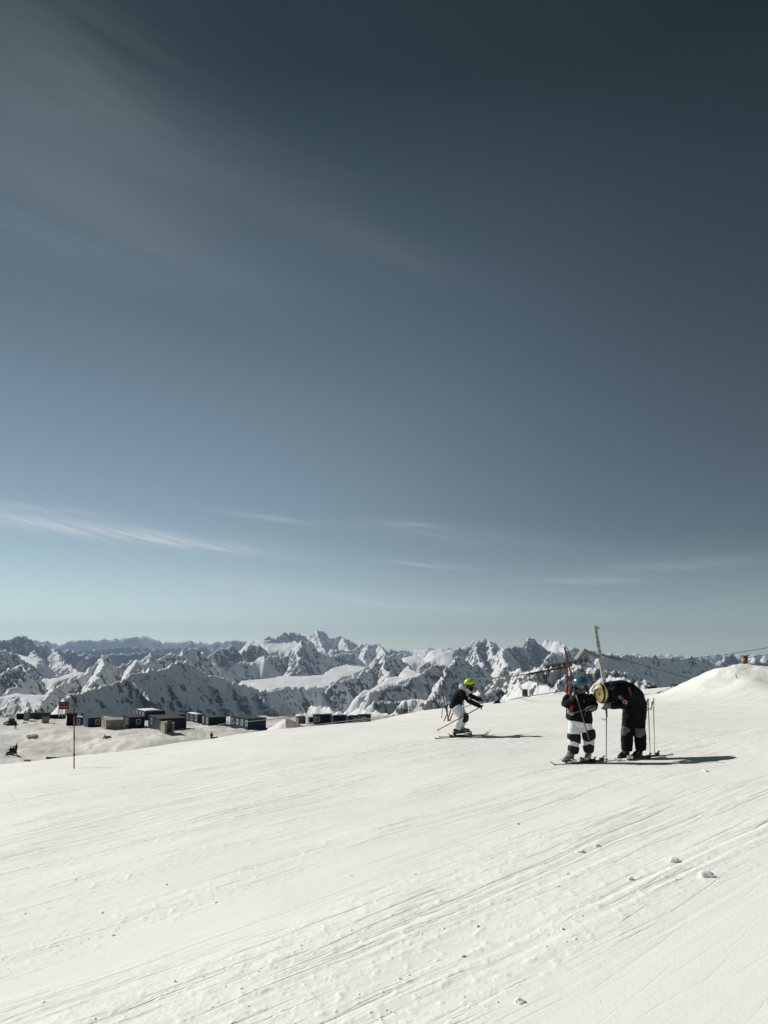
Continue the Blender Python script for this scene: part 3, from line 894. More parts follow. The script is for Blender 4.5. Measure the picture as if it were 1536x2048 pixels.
RED_PAINT = mat('red_pole_plastic', (0.24, 0.022, 0.035), .45, .4, vary=.15)
DARKRED = mat('dark_red_pole_plastic', (0.16, 0.015, 0.02), .5, .4, vary=.3, scale=6)
TEAL_PAINT = mat('teal_pole_plastic', (0.03, 0.12, 0.13), .45, .4, vary=.15)
COPPER = mat('orange_brown_sleeve', (0.36, 0.11, 0.06), .6, .3, vary=.2, scale=12)
POLE_OLIVE = mat('olive_pole_shaft', (0.12, 0.13, 0.07), .4, .5, metal=.2, vary=.15)
PALE2 = mat('white_pole_plastic', (0.80, 0.78, 0.72), .5, .4, vary=.08)
POLE_GREY = mat('grey_pole_shaft', (0.10, 0.10, 0.10), .35, .5, metal=.4, vary=.2, scale=8)
POLE_PALE = mat('pale_pole_shaft', (0.36, 0.35, 0.31), .4, .5, metal=.1, vary=.15)
STEEL = mat('galvanised_steel', (0.36, 0.38, 0.36), .6, .4, metal=.1, vary=.22, scale=4, bump=.3, bdist=.01)
STEEL_DARK = mat('dark_olive_steel', (0.045, 0.055, 0.045), .6, .4, metal=.2, vary=.25, scale=4)
STEEL_OLIVE = mat('weathered_olive_steel', (0.15, 0.16, 0.12), .65, .3, vary=.25, scale=3)
CABLE = mat('dark_steel_rope', (0.035, 0.04, 0.04), .6, .4, metal=.2, vary=.2)
CABLE_PALE = mat('frosted_steel_rope', (0.17, 0.19, 0.20), .6, .4, vary=.1)
RUST = mat('rusty_orange_drum', (0.21, 0.085, 0.035), .8, .2, vary=.3, scale=6)
CABIN_BLUE = mat('dark_blue_cabin_panel', (0.014, 0.034, 0.075), .6, .2, vary=.25, scale=.8)
CABIN_DEEP = mat('deep_blue_grey_cabin_panel', (0.013, 0.026, 0.045), .6, .2, vary=.25, scale=.8)
CABIN_GREEN = mat('grey_green_shed_panel', (0.055, 0.062, 0.052), .7, .25, vary=.3, scale=.8)
CABIN_BLACK = mat('black_shed_panel', (0.010, 0.012, 0.013), .8, .2, vary=.3, scale=.8)
CREAM = mat('cream_container_paint', (0.29, 0.285, 0.215), .6, .3, vary=.22, scale=1.1)
ROOF_GREY = mat('grey_green_roof_sheet', (0.055, 0.065, 0.065), .8, .15, vary=.25, scale=.9)
FRAME_WHITE = mat('white_window_frame', (0.42, 0.43, 0.42), .5, .3, vary=.05)
GLASS = mat('dark_window_glass', (0.02, 0.025, 0.03), .1, .6, vary=.1)
SIGN_RED = mat('faded_red_sign_board', (0.17, 0.035, 0.03), .6, .3, vary=.2, scale=1.5)
SIGN_WHITE = mat('white_sign_paint', (0.65, 0.62, 0.58), .6, .3, vary=.08)
SNOW_PACK = mat('packed_snow', (0.82, 0.82, 0.80), .7, .2, vary=.04, scale=3, bump=.6, bdist=.1)
SNOW_DIRTY = mat('dirty_packed_snow', (0.42, 0.40, 0.37), .8, .2, vary=.3, scale=.9, bump=.6, bdist=.1)
SNOW_CLUMP = mat('snow_clump', (0.88, 0.875, 0.85), .8, .1, vary=.03, scale=30, bump=.5, bdist=.006)
SNOW_CLUMP.node_tree.nodes['Principled BSDF'].inputs['Subsurface Weight'].default_value = 0.6
SNOW_CLUMP.node_tree.nodes['Principled BSDF'].inputs['Subsurface Radius'].default_value = (1.0, 1.0, 1.0)
SNOW_CLUMP.node_tree.nodes['Principled BSDF'].inputs['Subsurface Scale'].default_value = 0.02
NET_PINK = mat('pinkish_netting', (0.62, 0.54, 0.54), .9, .1, vary=.2, scale=1.2)
MACHINE = mat('dark_machine_body', (0.012, 0.014, 0.015), .45, .4, vary=.3, scale=4)
PATCH_RED = mat('red_badge', (0.28, 0.075, 0.055), .8, .2, vary=.2, scale=90)
PATCH_PALE = mat('pale_round_badge', (0.36, 0.28, 0.29), .8, .2, vary=.15, scale=90)
PATCH_RED2 = mat('coral_red_stripe', (0.26, 0.04, 0.05), .8, .2, vary=.1)
STICK_O = mat('orange_sticker', (0.75, 0.22, 0.02), .4, .4, vary=.1)
STICK_D = mat('dark_sticker', (0.05, 0.05, 0.07), .4, .4, vary=.3, scale=60)
EYE = mat('eye_white', (0.5, 0.48, 0.46), .3, .5, vary=.02)
LIP = mat('lips', (0.30, 0.10, 0.09), .5, .4, vary=.05)

# ------------------------------------------------------------------ mesh helpers for things
ORG = {}


def thing(name, base, label, cat, group=None):
    e = bpy.data.objects.new(name, None)
    e.empty_display_size = 0.2
    COL.objects.link(e)
    e.location = base
    ORG[e.name] = Vector(base)
    return tag(e, label, cat, group)


def obj(name, bm, m, parent=None, base=None, smooth=True):
    """link a bmesh drawn in world coordinates as one object"""
    org = ORG[parent.name] if parent is not None else Vector(base if base is not None else (0, 0, 0))
    bmesh.ops.translate(bm, verts=bm.verts, vec=-org)
    bmesh.ops.recalc_face_normals(bm, faces=bm.faces)
    me = bpy.data.meshes.new(name)
    bm.to_mesh(me)
    bm.free()
    if smooth:
        me.polygons.foreach_set('use_smooth', [True] * len(me.polygons))
    me.materials.append(m)
    o = bpy.data.objects.new(name, me)
    COL.objects.link(o)
    if parent is not None:
        o.parent = parent
        if not name_is_root(parent):
            pass
    else:
        o.location = org
    ORG[o.name] = org
    return o


def name_is_root(p):
    return p.parent is None


def frame_of(d, side=None):
    d = d.normalized()
    a = Vector(side) if side is not None else (Vector((0, 0, 1)) if abs(d.z) < 0.9 else Vector((1, 0, 0)))
    s = (a - d * a.dot(d)).normalized()
    t = d.cross(s)
    return s, t


def loft(bm, pts, radii, seg=14, side=None, cap=True, power=2.0):
    """tube along pts; radii = r or (r along side, r across)"""
    pts = [Vector(p) for p in pts]
    n = len(pts)
    rings = []
    for i, p in enumerate(pts):
        d = (pts[min(i + 1, n - 1)] - pts[max(i - 1, 0)])
        s, t = frame_of(d, side)
        r = radii[i] if isinstance(radii, (list, tuple)) and not (len(radii) == 2 and n != 2 and not isinstance(radii[0], (tuple, list))) else radii
        ra, rb = (r if isinstance(r, (tuple, list)) else (r, r))
        ring = []
        for k in range(seg):
            a = 2 * PI * k / seg
            ca, sa = math.cos(a), math.sin(a)
            e = 2.0 / power
            ca = math.copysign(abs(ca) ** e, ca); sa = math.copysign(abs(sa) ** e, sa)
            ring.append(bm.verts.new(p + s * ra * ca + t * rb * sa))
        rings.append(ring)
    for a, b in zip(rings[:-1], rings[1:]):
        for k in range(seg):
            bm.faces.new((a[k], a[(k + 1) % seg], b[(k + 1) % seg], b[k]))
    if cap:
        bm.faces.new(rings[0][::-1]); bm.faces.new(rings[-1])
    return bm


def tube(pts, r, seg=8, bm=None):
    bm = bm or bmesh.new()
    return loft(bm, pts, [r] * len(pts) if not isinstance(r, (list, tuple)) else r, seg)


def ball(bm, c, r, axes=None, seg=16, rings=10):
    """ellipsoid; r = (rx, ry, rz) in axes (3 vectors) or world"""
    c = Vector(c)
    ax = axes or (Vector((1, 0, 0)), Vector((0, 1, 0)), Vector((0, 0, 1)))
    if not isinstance(r, (tuple, list)): r = (r, r, r)
    vs = []
    for i in range(1, rings):
        th = PI * i / rings
        vs.append([bm.verts.new(c + ax[0] * r[0] * math.sin(th) * math.cos(2 * PI * k / seg) + ax[1] * r[1] * math.sin(th) * math.sin(2 * PI * k / seg) + ax[2] * r[2] * math.cos(th)) for k in range(seg)])
    top = bm.verts.new(c + ax[2] * r[2]); bot = bm.verts.new(c - ax[2] * r[2])
    for a, b in zip(vs[:-1], vs[1:]):
        for k in range(seg): bm.faces.new((a[k], a[(k + 1) % seg], b[(k + 1) % seg], b[k]))
    for k in range(seg):
        bm.faces.new((top, vs[0][(k + 1) % seg], vs[0][k]))
        bm.faces.new((bot, vs[-1][k], vs[-1][(k + 1) % seg]))
    return bm


def box(bm, c, size, ax=None):
    c = Vector(c)
    ax = ax or (Vector((1, 0, 0)), Vector((0, 1, 0)), Vector((0, 0, 1)))
    v = [bm.verts.new(c + ax[0] * size[0] / 2 * i + ax[1] * size[1] / 2 * j + ax[2] * size[2] / 2 * k) for i in (-1, 1) for j in (-1, 1) for k in (-1, 1)]
    for f in [(0, 1, 3, 2), (4, 6, 7, 5), (0, 4, 5, 1), (2, 3, 7, 6), (0, 2, 6, 4), (1, 5, 7, 3)]:
        bm.faces.new([v[i] for i in f])
    return bm


def bar(a, b, w, h, bm=None, up=(0, 0, 1)):
    """rectangular bar from a to b, w wide, h along up"""
    bm = bm or bmesh.new()
    a, b = Vector(a), Vector(b)
    d = (b - a).normalized()
    s, t = frame_of(d, up)
    return box(bm, (a + b) / 2, ((b - a).length, h, w), (d, s, t))


def cloth(o, voxel=0.012, smooth=6, fold=0.012, size=0.11):
    """fuse the pieces of a garment or body into one continuous skin with soft folds"""
    m = o.modifiers.new('fuse', 'REMESH'); m.mode = 'VOXEL'; m.voxel_size = voxel; m.use_smooth_shade = True
    if smooth:
        m = o.modifiers.new('soften', 'SMOOTH'); m.iterations = smooth; m.factor = 0.5
    if fold:
        t = bpy.data.textures.get('folds_%g' % size)
        if t is None:
            t = bpy.data.textures.new('folds_%g' % size, 'CLOUDS'); t.noise_scale = size; t.noise_depth = 2
        m = o.modifiers.new('folds', 'DISPLACE'); m.texture = t; m.strength = fold; m.mid_level = 0.5
        m.texture_coords = 'LOCAL'
    return o


def dome(bm, c, up, fwd, r, depth=0.30, thick=0.016, seg=28, rings=12, front_cut=0.0):
    """helmet shell: part of an ellipsoid about axis up; r=(side, fwd, up); depth = how far it reaches below the equator"""
    c = Vector(c); up = Vector(up).normalized(); fwd = Vector(fwd); fwd = (fwd - up * fwd.dot(up)).normalized(); sd = fwd.cross(up)
    outer, inner = [], []
    for i in range(1, rings + 1):
        ro, ri = [], []
        for k in range(seg):
            a = 2 * PI * k / seg
            lim = PI / 2 + depth - front_cut * max(0, math.cos(a)) ** 2
            th = lim * i / rings
            d = sd * math.sin(th) * math.sin(a), fwd * math.sin(th) * math.cos(a), up * math.cos(th)
            ro.append(bm.verts.new(c + d[0] * r[0] + d[1] * r[1] + d[2] * r[2]))
            ri.append(bm.verts.new(c + d[0] * (r[0] - thick) + d[1] * (r[1] - thick) + d[2] * (r[2] - thick)))
        outer.append(ro); inner.append(ri)
    t1 = bm.verts.new(c + up * r[2]); t2 = bm.verts.new(c + up * (r[2] - thick))
    for L, t in ((outer, t1), (inner, t2)):
        for k in range(seg): bm.faces.new((t, L[0][k], L[0][(k + 1) % seg]))
        for a, b in zip(L[:-1], L[1:]):
            for k in range(seg): bm.faces.new((a[k], b[k], b[(k + 1) % seg], a[(k + 1) % seg]))
    for k in range(seg): bm.faces.new((outer[-1][k], inner[-1][k], inner[-1][(k + 1) % seg], outer[-1][(k + 1) % seg]))
    return bm


def hand(bm, wrist, tip_dir, palm_n, size=0.165, curl=0.7, fat=0.8):
    """palm, four unequal bent fingers and a thumb that leaves the side of the palm"""
    w = Vector(wrist); d = Vector(tip_dir).normalized(); n = Vector(palm_n); n = (n - d * n.dot(d)).normalized(); s = d.cross(n)
    L = size
    loft(bm, [w, w + d * L * .2, w + d * L * .45], [(.027 * fat, .018 * fat), (.040 * fat, .017 * fat), (.042 * fat, .015 * fat)], 10, side=s)
    for i, (o, ln) in enumerate([(-.030, .36), (-.010, .42), (.010, .39), (.029, .31)]):
        p = w + d * L * .45 + s * o
        pts = [p - d * .02]
        a = 0.0
        for seg_l, da in ((ln * .45, curl * .6), (ln * .32, curl), (ln * .23, curl * .9)):
            pts.append(p)
            a += da
            p = p + (d * math.cos(a) + n * math.sin(a)) * seg_l * L
        pts.append(p)
        loft(bm, pts, [.0095 * fat, .0105 * fat, .0100 * fat, .0090 * fat, .0070 * fat], 8, side=s)
    p = w + d * L * .16 - s * .030
    q = p + (d * .55 - s * .75 + n * .3).normalized() * L * .22
    e = q + (d * .8 - s * .1 + n * .6).normalized() * L * .18
    loft(bm, [p, (p + q) / 2, q, e], [.013 * fat, .0125 * fat, .0115 * fat, .008 * fat], 8, side=s)
    return bm


def head_mesh(bm, c, up, fwd, h=0.23):
    """skull, jaw, brow, nose, ears and neck root, to be fused with the body"""
    c = Vector(c); up = Vector(up).normalized(); fwd = Vector(fwd); fwd = (fwd - up * fwd.dot(up)).normalized(); sd = fwd.cross(up)
    ax = (sd, fwd, up)
    ball(bm, c + up * .025 - fwd * .01, (.073, .092, .090), ax)
    ball(bm, c - up * .045 + fwd * .018, (.056, .066, .070), ax)
    ball(bm, c - up * .095 + fwd * .045, (.028, .024, .020), ax, 10, 6)
    loft(bm, [c + fwd * .078 + up * .018, c + fwd * .098 - up * .012, c + fwd * .112 - up * .026], [.008, .010, .011], 8)
    loft(bm, [c + fwd * .080 + up * .028 - sd * .035, c + fwd * .088 + up * .030, c + fwd * .080 + up * .028 + sd * .035], [.008, .009, .008], 8)
    for s_ in (-1, 1):
        ball(bm, c + sd * s_ * .074 - up * .012, (.010, .020, .032), ax, 8, 6)
        ball(bm, c + sd * s_ * .038 + fwd * .060 - up * .030, (.022, .020, .020), ax, 8, 6)
    return ax


def face_parts(parent, c, up, fwd):
    c = Vector(c); up = Vector(up).normalized(); fwd = Vector(fwd); fwd = (fwd - up * fwd.dot(up)).normalized(); sd = fwd.cross(up)
    for s_ in (-1, 1):
        bm = bmesh.new(); ball(bm, c + sd * s_ * .032 + fwd * .076 + up * .006, (.014, .009, .009), (sd, fwd, up), 10, 6)
        obj('eye', bm, EYE, parent)
    bm = bmesh.new(); ball(bm, c + fwd * .082 - up * .060, (.024, .009, .008), (sd, fwd, up), 10, 6)
    obj('mouth', bm, LIP, parent)


def boot(parent, ankle, heel, toe, m, cuff_r=.075, buckle=METAL):
    """ski boot: cuff, shell, toe box, sole, buckles"""
    ankle, heel, toe = Vector(ankle), Vector(heel), Vector(toe)
    d = (toe - heel); L = d.length; d.normalize(); up = Vector((0, 0, 1)); up = (up - d * up.dot(d)).normalized(); sd = d.cross(up)
    bm = bmesh.new()
    loft(bm, [ankle, ankle.lerp(heel + d * .09 + up * .10, .55), heel + d * .10 + up * .09], [(cuff_r, cuff_r * .85), (cuff_r * .92, cuff_r * .8), (.068, .055)], 14, side=d)
    loft(bm, [heel + d * .01 + up * .07, heel + d * .08 + up * .075, heel + d * L * .6 + up * .065, heel + d * (L - .06) + up * .05, toe + up * .045],
         [(.050, .040), (.062, .050), (.048, .050), (.036, .050), (.026, .036)], 14, side=up, power=2.6)
    b = obj('boot', bm, m, parent)
    cloth(b, .009, 3, 0)
    bm = bmesh.new(); box(bm, (heel + toe) / 2 + up * .014, (L + .02, .068, .026), (d, sd, up)); s_ = obj('sole', bm, BLACK_PLASTIC, b, smooth=False)
    for t, hh in ((.42, .118), (.62, .098)):
        bm = bmesh.new(); bar(heel + d * L * t + up * hh - sd * .055, heel + d * L * t + up * hh + sd * .055, .016, .008, bm); obj('buckle', bm, buckle, b, smooth=False)
    bm = bmesh.new(); c2 = ankle.lerp(heel + d * .09 + up * .1, .25); loft(bm, [c2 - up * .012, c2 + up * .012], [(cuff_r * 1.04, cuff_r * .89)] * 2, 14, side=d); obj('cuff_strap', bm, BLACK_PLASTIC, b)
    return b


def ski(tail, tip, label, m, group, bind_at=.45, w=.074, name='ski', lift=-.010, turn=.06):
    """board with raised tip, sidecut, edges, plus binding parts"""
    tail, tip = Vector(tail), Vector(tip)
    d = (tip - tail); L = d.length; d.normalize(); up = Vector((0, 0, 1)); up = (up - d * up.dot(d)).normalized(); sd = d.cross(up)
    t_ = thing(name, tail.lerp(tip, bind_at), label, 'ski', group)
    bm = bmesh.new()
    prev = None
    for i in range(23):
        t = i / 22.0
        wd = w * (1.0 + .22 * (2 * t - 1) ** 2) / 2
        if t > .93: wd *= math.sqrt(max(0.02, 1 - ((t - .93) / .07) ** 2))
        z = lift + (max(0, t - .88) / .12) ** 2 * turn + (max(0, .03 - t) / .03) ** 2 * .012
        c = tail + d * L * t + up * z
        ring = [bm.verts.new(c + sd * wd * a + up * b) for a, b in ((-1, 0), (1, 0), (1, .010), (.5, .016), (-.5, .016), (-1, .010))]
        if prev:
            for k in range(6): bm.faces.new((prev[k], prev[(k + 1) % 6], ring[(k + 1) % 6], ring[k]))
        else: bm.faces.new(ring[::-1])
        prev = ring
    bm.faces.new(prev)
    obj('board', bm, m, t_, smooth=False)
    c = tail.lerp(tip, bind_at) + up * (lift + .016)
    bm = bmesh.new(); box(bm, c + up * .008, (.46, .056, .016), (d, sd, up)); obj('binding_plate', bm, BLACK_PLASTIC, t_, smooth=False)
    bm = bmesh.new(); box(bm, c + d * .18 + up * .045, (.09, .07, .045), (d, sd, up)); ball(bm, c + d * .20 + up * .062, (.035, .034, .022), (d, sd, up), 10, 6); obj('toe_piece', bm, METAL, t_, smooth=False)
    bm = bmesh.new(); box(bm, c - d * .20 + up * .035, (.08, .055, .035), (d, sd, up)); bar(c - d * .22 + up * .06, c - d * .26 + up * .085, .03, .015, bm); obj('heel_piece', bm, BLACK_PLASTIC, t_, smooth=False)
    return t_


def ski_pole(grip, tip, label, m, group, guard=None, r=.009, basket=.035, name='ski_pole', gm_=None):
    grip, tip = Vector(grip), Vector(tip)
    d = (tip - grip).normalized()
    t_ = thing(name, tip, label, 'ski pole', group)
    obj('shaft', tube([grip + d * .05, grip.lerp(tip, .5), tip - d * .05, tip], [r, r * .95, r * .8, r * .3]), m, t_)
    bm = bmesh.new(); loft(bm, [grip - d * .05, grip - d * .03, grip, grip + d * .05, grip + d * .075], [.016, .020, .017, .018, .011], 10)
    obj('grip', bm, gm_ or BLACK_PLASTIC, t_)
    bm = bmesh.new(); b = tip - d * .06; loft(bm, [b - d * .010, b, b + d * .006], [.010, basket, basket * .9], 14); obj('basket', bm, BLACK_PLASTIC, t_)
    if guard:
        pts, gr, gm = guard
        obj('hand_guard', tube(pts, gr, 8), gm, t_)
    return t_


def disc(bm, c, n, r, thick=.006, seg=20, up=None, ry=None):
    c = Vector(c); n = Vector(n).normalized(); s, t = frame_of(n, up)
    a = [bm.verts.new(c + n * thick + s * r * math.cos(2 * PI * k / seg) + t * (ry or r) * math.sin(2 * PI * k / seg)) for k in range(seg)]
    b = [bm.verts.new(c - n * thick + s * r * math.cos(2 * PI * k / seg) + t * (ry or r) * math.sin(2 * PI * k / seg)) for k in range(seg)]
    bm.faces.new(a); bm.faces.new(b[::-1])
    for k in range(seg): bm.faces.new((a[k], b[k], b[(k + 1) % seg], a[(k + 1) % seg]))
    return bm


CAMDIR = Vector((0, -1, 0.02))

# ------------------------------------------------------------------ the girl in the blue helmet
D1 = 14.3
_b = P(1160, 1523, D1)
DZ1 = gz(_b.x, _b.y) - _b.z + 0.03


def G(px, py, dy=0.0):
    v = P(px, py, D1 + dy)
    return Vector((v.x, v.y, v.z + DZ1))


def build_girl():
    t = thing('person', G(1160, 1523), 'person in blue helmet, black jacket and white trousers with black knee pads, holding crossed poles', 'person', 'skiers on the slope')
    up, fwd = Vector((.12, -.22, .97)), Vector((.35, -.92, -.22))
    hc = G(1160, 1372)
    bm = bmesh.new()
    head_mesh(bm, hc, up, fwd)
    loft(bm, [G(1160, 1380, .02), G(1160, 1390, .03)], [.055, .06], 12)
    loft(bm, [G(1160, 1389, .03), G(1160, 1395), G(1160, 1415), G(1160, 1430), G(1161, 1447)], [(.14, .09), (.19, .10), (.16, .10), (.15, .10), (.17, .11)], 16, side=(1, 0, 0))
    loft(bm, [G(1139, 1391), G(1131, 1408), G(1144, 1396, -.17)], [.045, .035, .025], 10)
    loft(bm, [G(1179, 1391), G(1187, 1411, -.05), G(1184, 1417, -.22)], [.045, .035, .025], 10)
    loft(bm, [G(1151, 1446), G(1148, 1476), G(1146, 1503)], [.085, .055, .032], 12)
    loft(bm, [G(1171, 1446), G(1178, 1472), G(1177, 1500)], [.085, .055, .032], 12)
    hand(bm, G(1144.5, 1395, -.18), (.5, -.35, .65), (.5, .6, -.4), curl=1.0)
    hand(bm, G(1185, 1417, -.22), (-.9, -.2, .05), (0, .1, -1), curl=.9)
    cloth(obj('body', bm, SKIN, t), .010, 4, 0)
    face_parts(t, hc, up, fwd)
    # hair: two locks beside the face and a braid behind
    bm = bmesh.new()
    loft(bm, [G(1146, 1368, .02), G(1141, 1378, -.02), G(1141, 1390, -.04), G(1143, 1402, -.10)], [.03, .040, .038, .02], 10)
    loft(bm, [G(1172, 1372, .02), G(1176, 1382, .0), G(1177, 1394, -.04)], [.02, .026, .012], 10)
    loft(bm, [G(1160, 1368, .08), G(1158, 1385, .13), G(1157, 1400, .15)], [.07, .06, .03], 10)
    cloth(obj('hair', bm, HAIR, t), .009, 2, .012, .03)
    # helmet
    bm = bmesh.new()
    dome(bm, hc + up * .045, up, fwd, (.142, .158, .132), .22, .018, front_cut=.30)
    h = obj('helmet', bm, BLUE_SHELL, t)
    sd = fwd.cross(up).normalized()
    for s_ in (-1, 1):
        bm = bmesh.new(); ball(bm, hc + sd * s_ * .105 - up * .03 - fwd * .02, (.022, .052, .055), (sd, fwd, up), 12, 8)
        obj('ear_pad', bm, BLACK_PLASTIC, h)
    bm = bmesh.new()
    for s_ in (-1, 1):
        for q in (-.04, .03):
            ball(bm, hc + up * (.045 + .120) + sd * s_ * .045 + fwd * q, (.008, .028, .008), (sd, fwd, up), 8, 6)
    o = obj('vents', bm, BLACK_PLASTIC, h); o['kind'] = 'stuff'
    bm = bmesh.new(); loft(bm, [G(1154, 1381, -.07), G(1160, 1386, -.09), G(1167, 1382, -.07)], [.022, .028, .022], 10)
    loft(bm, [G(1160, 1376, 0), G(1160, 1388, 0)], [(.088, .082), (.10, .09)], 14, side=(1, 0, 0))
    cloth(obj('neck_warmer', bm, GREY_FLEECE, t), .010, 3, .012, .04)
    # jacket
    bm = bmesh.new()
    loft(bm, [G(1159, 1444), G(1160, 1436), G(1160, 1425), G(1160, 1410), G(1159, 1399), G(1159, 1391), G(1159, 1385)],
         [(.225, .155), (.222, .152), (.205, .145), (.215, .145), (.22, .135), (.185, .12), (.10, .095)], 22, side=(1, 0, 0), power=2.5)
    loft(bm, [G(1141, 1392), G(1133, 1399), G(1130, 1409, -.02), G(1133, 1411, -.08), G(1144, 1399, -.18)], [.080, .076, .072, .066, .050], 14)
    loft(bm, [G(1178, 1392), G(1185, 1400), G(1189, 1410, -.04), G(1188, 1416, -.10), G(1181, 1419, -.20)], [.080, .074, .068, .062, .052], 14)
    j = cloth(obj('jacket', bm, BLACK_CLOTH, t), .012, 6, .030, .10)
    bm = bmesh.new(); loft(bm, [G(1159, 1389, .0), G(1159, 1383, .0), G(1160, 1380, .0)], [(.105, .1), (.098, .092), (.10, .094)], 16, side=(1, 0, 0)); cloth(obj('collar', bm, BLACK_CLOTH, j), .010, 3, .012, .05)
    bm = bmesh.new(); bar(G(1145, 1410, -.165), G(1141, 1424, -.160), .028, .05, bm); obj('sleeve_stripe', bm, PATCH_RED2, j)
    bm = bmesh.new(); loft(bm, [G(1168, 1400, -.155), G(1168, 1405, -.165)], .005, 6); obj('zip_pull', bm, POLE_PALE, j)
    bm = bmesh.new(); loft(bm, [G(1170, 1425, -.155), G(1171, 1430, -.16), G(1169, 1434, -.16)], [.005] * 3, 6); obj('zip_pull', bm, POLE_PALE, j)
    # trousers
    bm = bmesh.new()
    loft(bm, [G(1160, 1434), G(1160, 1444), G(1161, 1452)], [(.19, .13), (.205, .14), (.20, .13)], 18, side=(1, 0, 0), power=2.4)
    loft(bm, [G(1150, 1446), G(1149, 1460), G(1148, 1476), G(1147, 1490), G(1146, 1505)], [.112, .115, .108, .092, .085], 16)
    loft(bm, [G(1171, 1446), G(1174, 1460), G(1178, 1471), G(1178, 1486), G(1177, 1503)], [.105, .112, .112, .095, .085], 16)
    cloth(obj('trousers', bm, WHITE_CLOTH, t), .012, 5, .026, .10)
    for c, s_ in (((1148, 1467), (1148.5, 1487)), ((1176.5, 1459), (1179, 1481))):
        bm = bmesh.new(); a, b = G(*c), G(*s_)
        sh = Vector((-.035, 0, 0)) if c[0] < 1160 else Vector((.012, 0, 0))
        loft(bm, [a, a.lerp(b, .15), a.lerp(b, .5), a.lerp(b, .82), b + sh], [.113, .122, .126, .118, .104], 18)
        cloth(obj('knee_pad', bm, PAD_BLACK, t), .012, 2, .014, .12)
    for c, s_ in (((1147, 1492), (1146, 1508)), ((1177.5, 1488), (1177, 1505))):
        bm = bmesh.new(); a, b = G(*c), G(*s_)
        loft(bm, [a + (Vector((-.030, 0, 0)) if c[0] > 1160 else Vector((.008, 0, 0))), a.lerp(b, .3), a.lerp(b, .8), b], [.100, .104, .096, .080], 18)
        cloth(obj('gaiter', bm, PAD_BLACK, t), .012, 2, .014, .1)
    boot(t, G(1145, 1503), G(1147, 1521.5, .02), G(1128, 1524.5, -.10), BOOT_GREY)
    boot(t, G(1177, 1503, .05), G(1179, 1520, .12), G(1173, 1523.5, -.17), BOOT_WHITE)
    # gloves
    bm = bmesh.new(); hand(bm, G(1144.5, 1395, -.18), (.5, -.35, .65), (.5, .6, -.4), .18, 1.0, 1.4); loft(bm, [G(1142, 1401, -.17), G(1146, 1394, -.21)], [.042, .036], 10)
    cloth(obj('glove', bm, BLACK_PLASTIC, t), .006, 1, 0)
    bm = bmesh.new(); hand(bm, G(1185, 1417, -.22), (-.9, -.2, .05), (0, .1, -1), .19, .9, 1.5); ball(bm, G(1181, 1417, -.24), (.062, .04, .04)); loft(bm, [G(1188, 1415, -.18), G(1183, 1417, -.23)], [.052, .05], 10)
    cloth(obj('glove', bm, GLOVE_GREY, t), .007, 1, 0)
    bm = bmesh.new(); ball(bm, G(1143, 1427.5, -.20), (.050, .03, .028)); ball(bm, G(1137, 1424, -.20), (.024, .02, .03)); cloth(obj('glove', bm, GLOVE_WHITE, t), .006, 1, .01, .03)
    return t


girl = build_girl()


def sk(px0, py0, px1, py1, d, tail_first=True, dd=0.0):
    """tail and tip points of a ski laid on the snow between two photo positions"""
    a = P(px0, py0, d); b = P(px1, py1, d + dd)
    a.z = gz(a.x, a.y); b.z = gz(b.x, b.y)
    m = (a + b) / 2
    g = gz(m.x, m.y) - (a.z + b.z) / 2
    g = max(g, 0) + .004
    a.z += g; b.z += g
    return a, b


a, b = sk(1212, 1521, 1101, 1528, D1 + .05, dd=-.28)
ski(a, b, 'pale green grey ski under the left boot of the person in the blue helmet', SKI_TOP, 'skis', .42)
a, b = sk(1243, 1520, 1122, 1525, D1 + .22, dd=-.2)
ski(a, b, 'darker ski half hidden behind the boots of the person in the blue helmet', SKI_TOP, 'skis', .50)
ski_pole(G(1150, 1382, -.25), G(1179.5, 1484, -.30), 'olive ski pole hanging from chin to knee of the person in the blue helmet', POLE_OLIVE, 'ski poles', r=.011, basket=.012)
ski_pole(G(1181, 1416, -.29), G(1139, 1429.5, -.24), 'short visible ski pole held level across the black jacket', POLE_OLIVE, 'ski poles', r=.009, basket=.012)

# slalom poles carried behind the shoulder


def gate_pole(a, b, label, m, group='slalom poles', r=.016, extras=(), name='slalom_pole'):
    """b = foot; knuckles are darker bands given as fractions from the foot"""
    a, b = Vector(a), Vector(b)
    t_ = thing(name, b, label, 'slalom pole', group)
    d = (a - b)
    obj('shaft', tube([b, b + d * .5, b + d * .97, a], [r, r, r, r * .7]), m, t_)
    for f, ln, rr, mm in extras:
        obj('sleeve' if ln > .03 else 'knuckle', tube([b + d * (f - ln), b + d * (f + ln)], rr, 10), mm, t_)
    return t_


gate_pole(G(1129, 1294, .20), G(1150, 1384, .18), 'red slalom pole rising highest behind the blue helmet, leaning left', RED_PAINT, extras=[(.97, .03, .019, DARKRED), (.76, .022, .019, DARKRED)], r=.015)
gate_pole(G(1134.5, 1316, .14), G(1133.5, 1437, .10), 'dark red slalom pole upright behind the left elbow of the person in the blue helmet', DARKRED, extras=[(.49, .07, .028, COPPER), (.04, .04, .020, DARKRED), (.61, .012, .024, BLACK_PLASTIC)], r=.013)

# ------------------------------------------------------------------ the bent person in black
D2 = 14.65
_b = P(1266, 1517, D2)
DZ2 = gz(_b.x, _b.y) - _b.z + 0.03


def B(px, py, dy=0.0):
    v = P(px, py, D2 + dy)
    return Vector((v.x, v.y, v.z + DZ2))


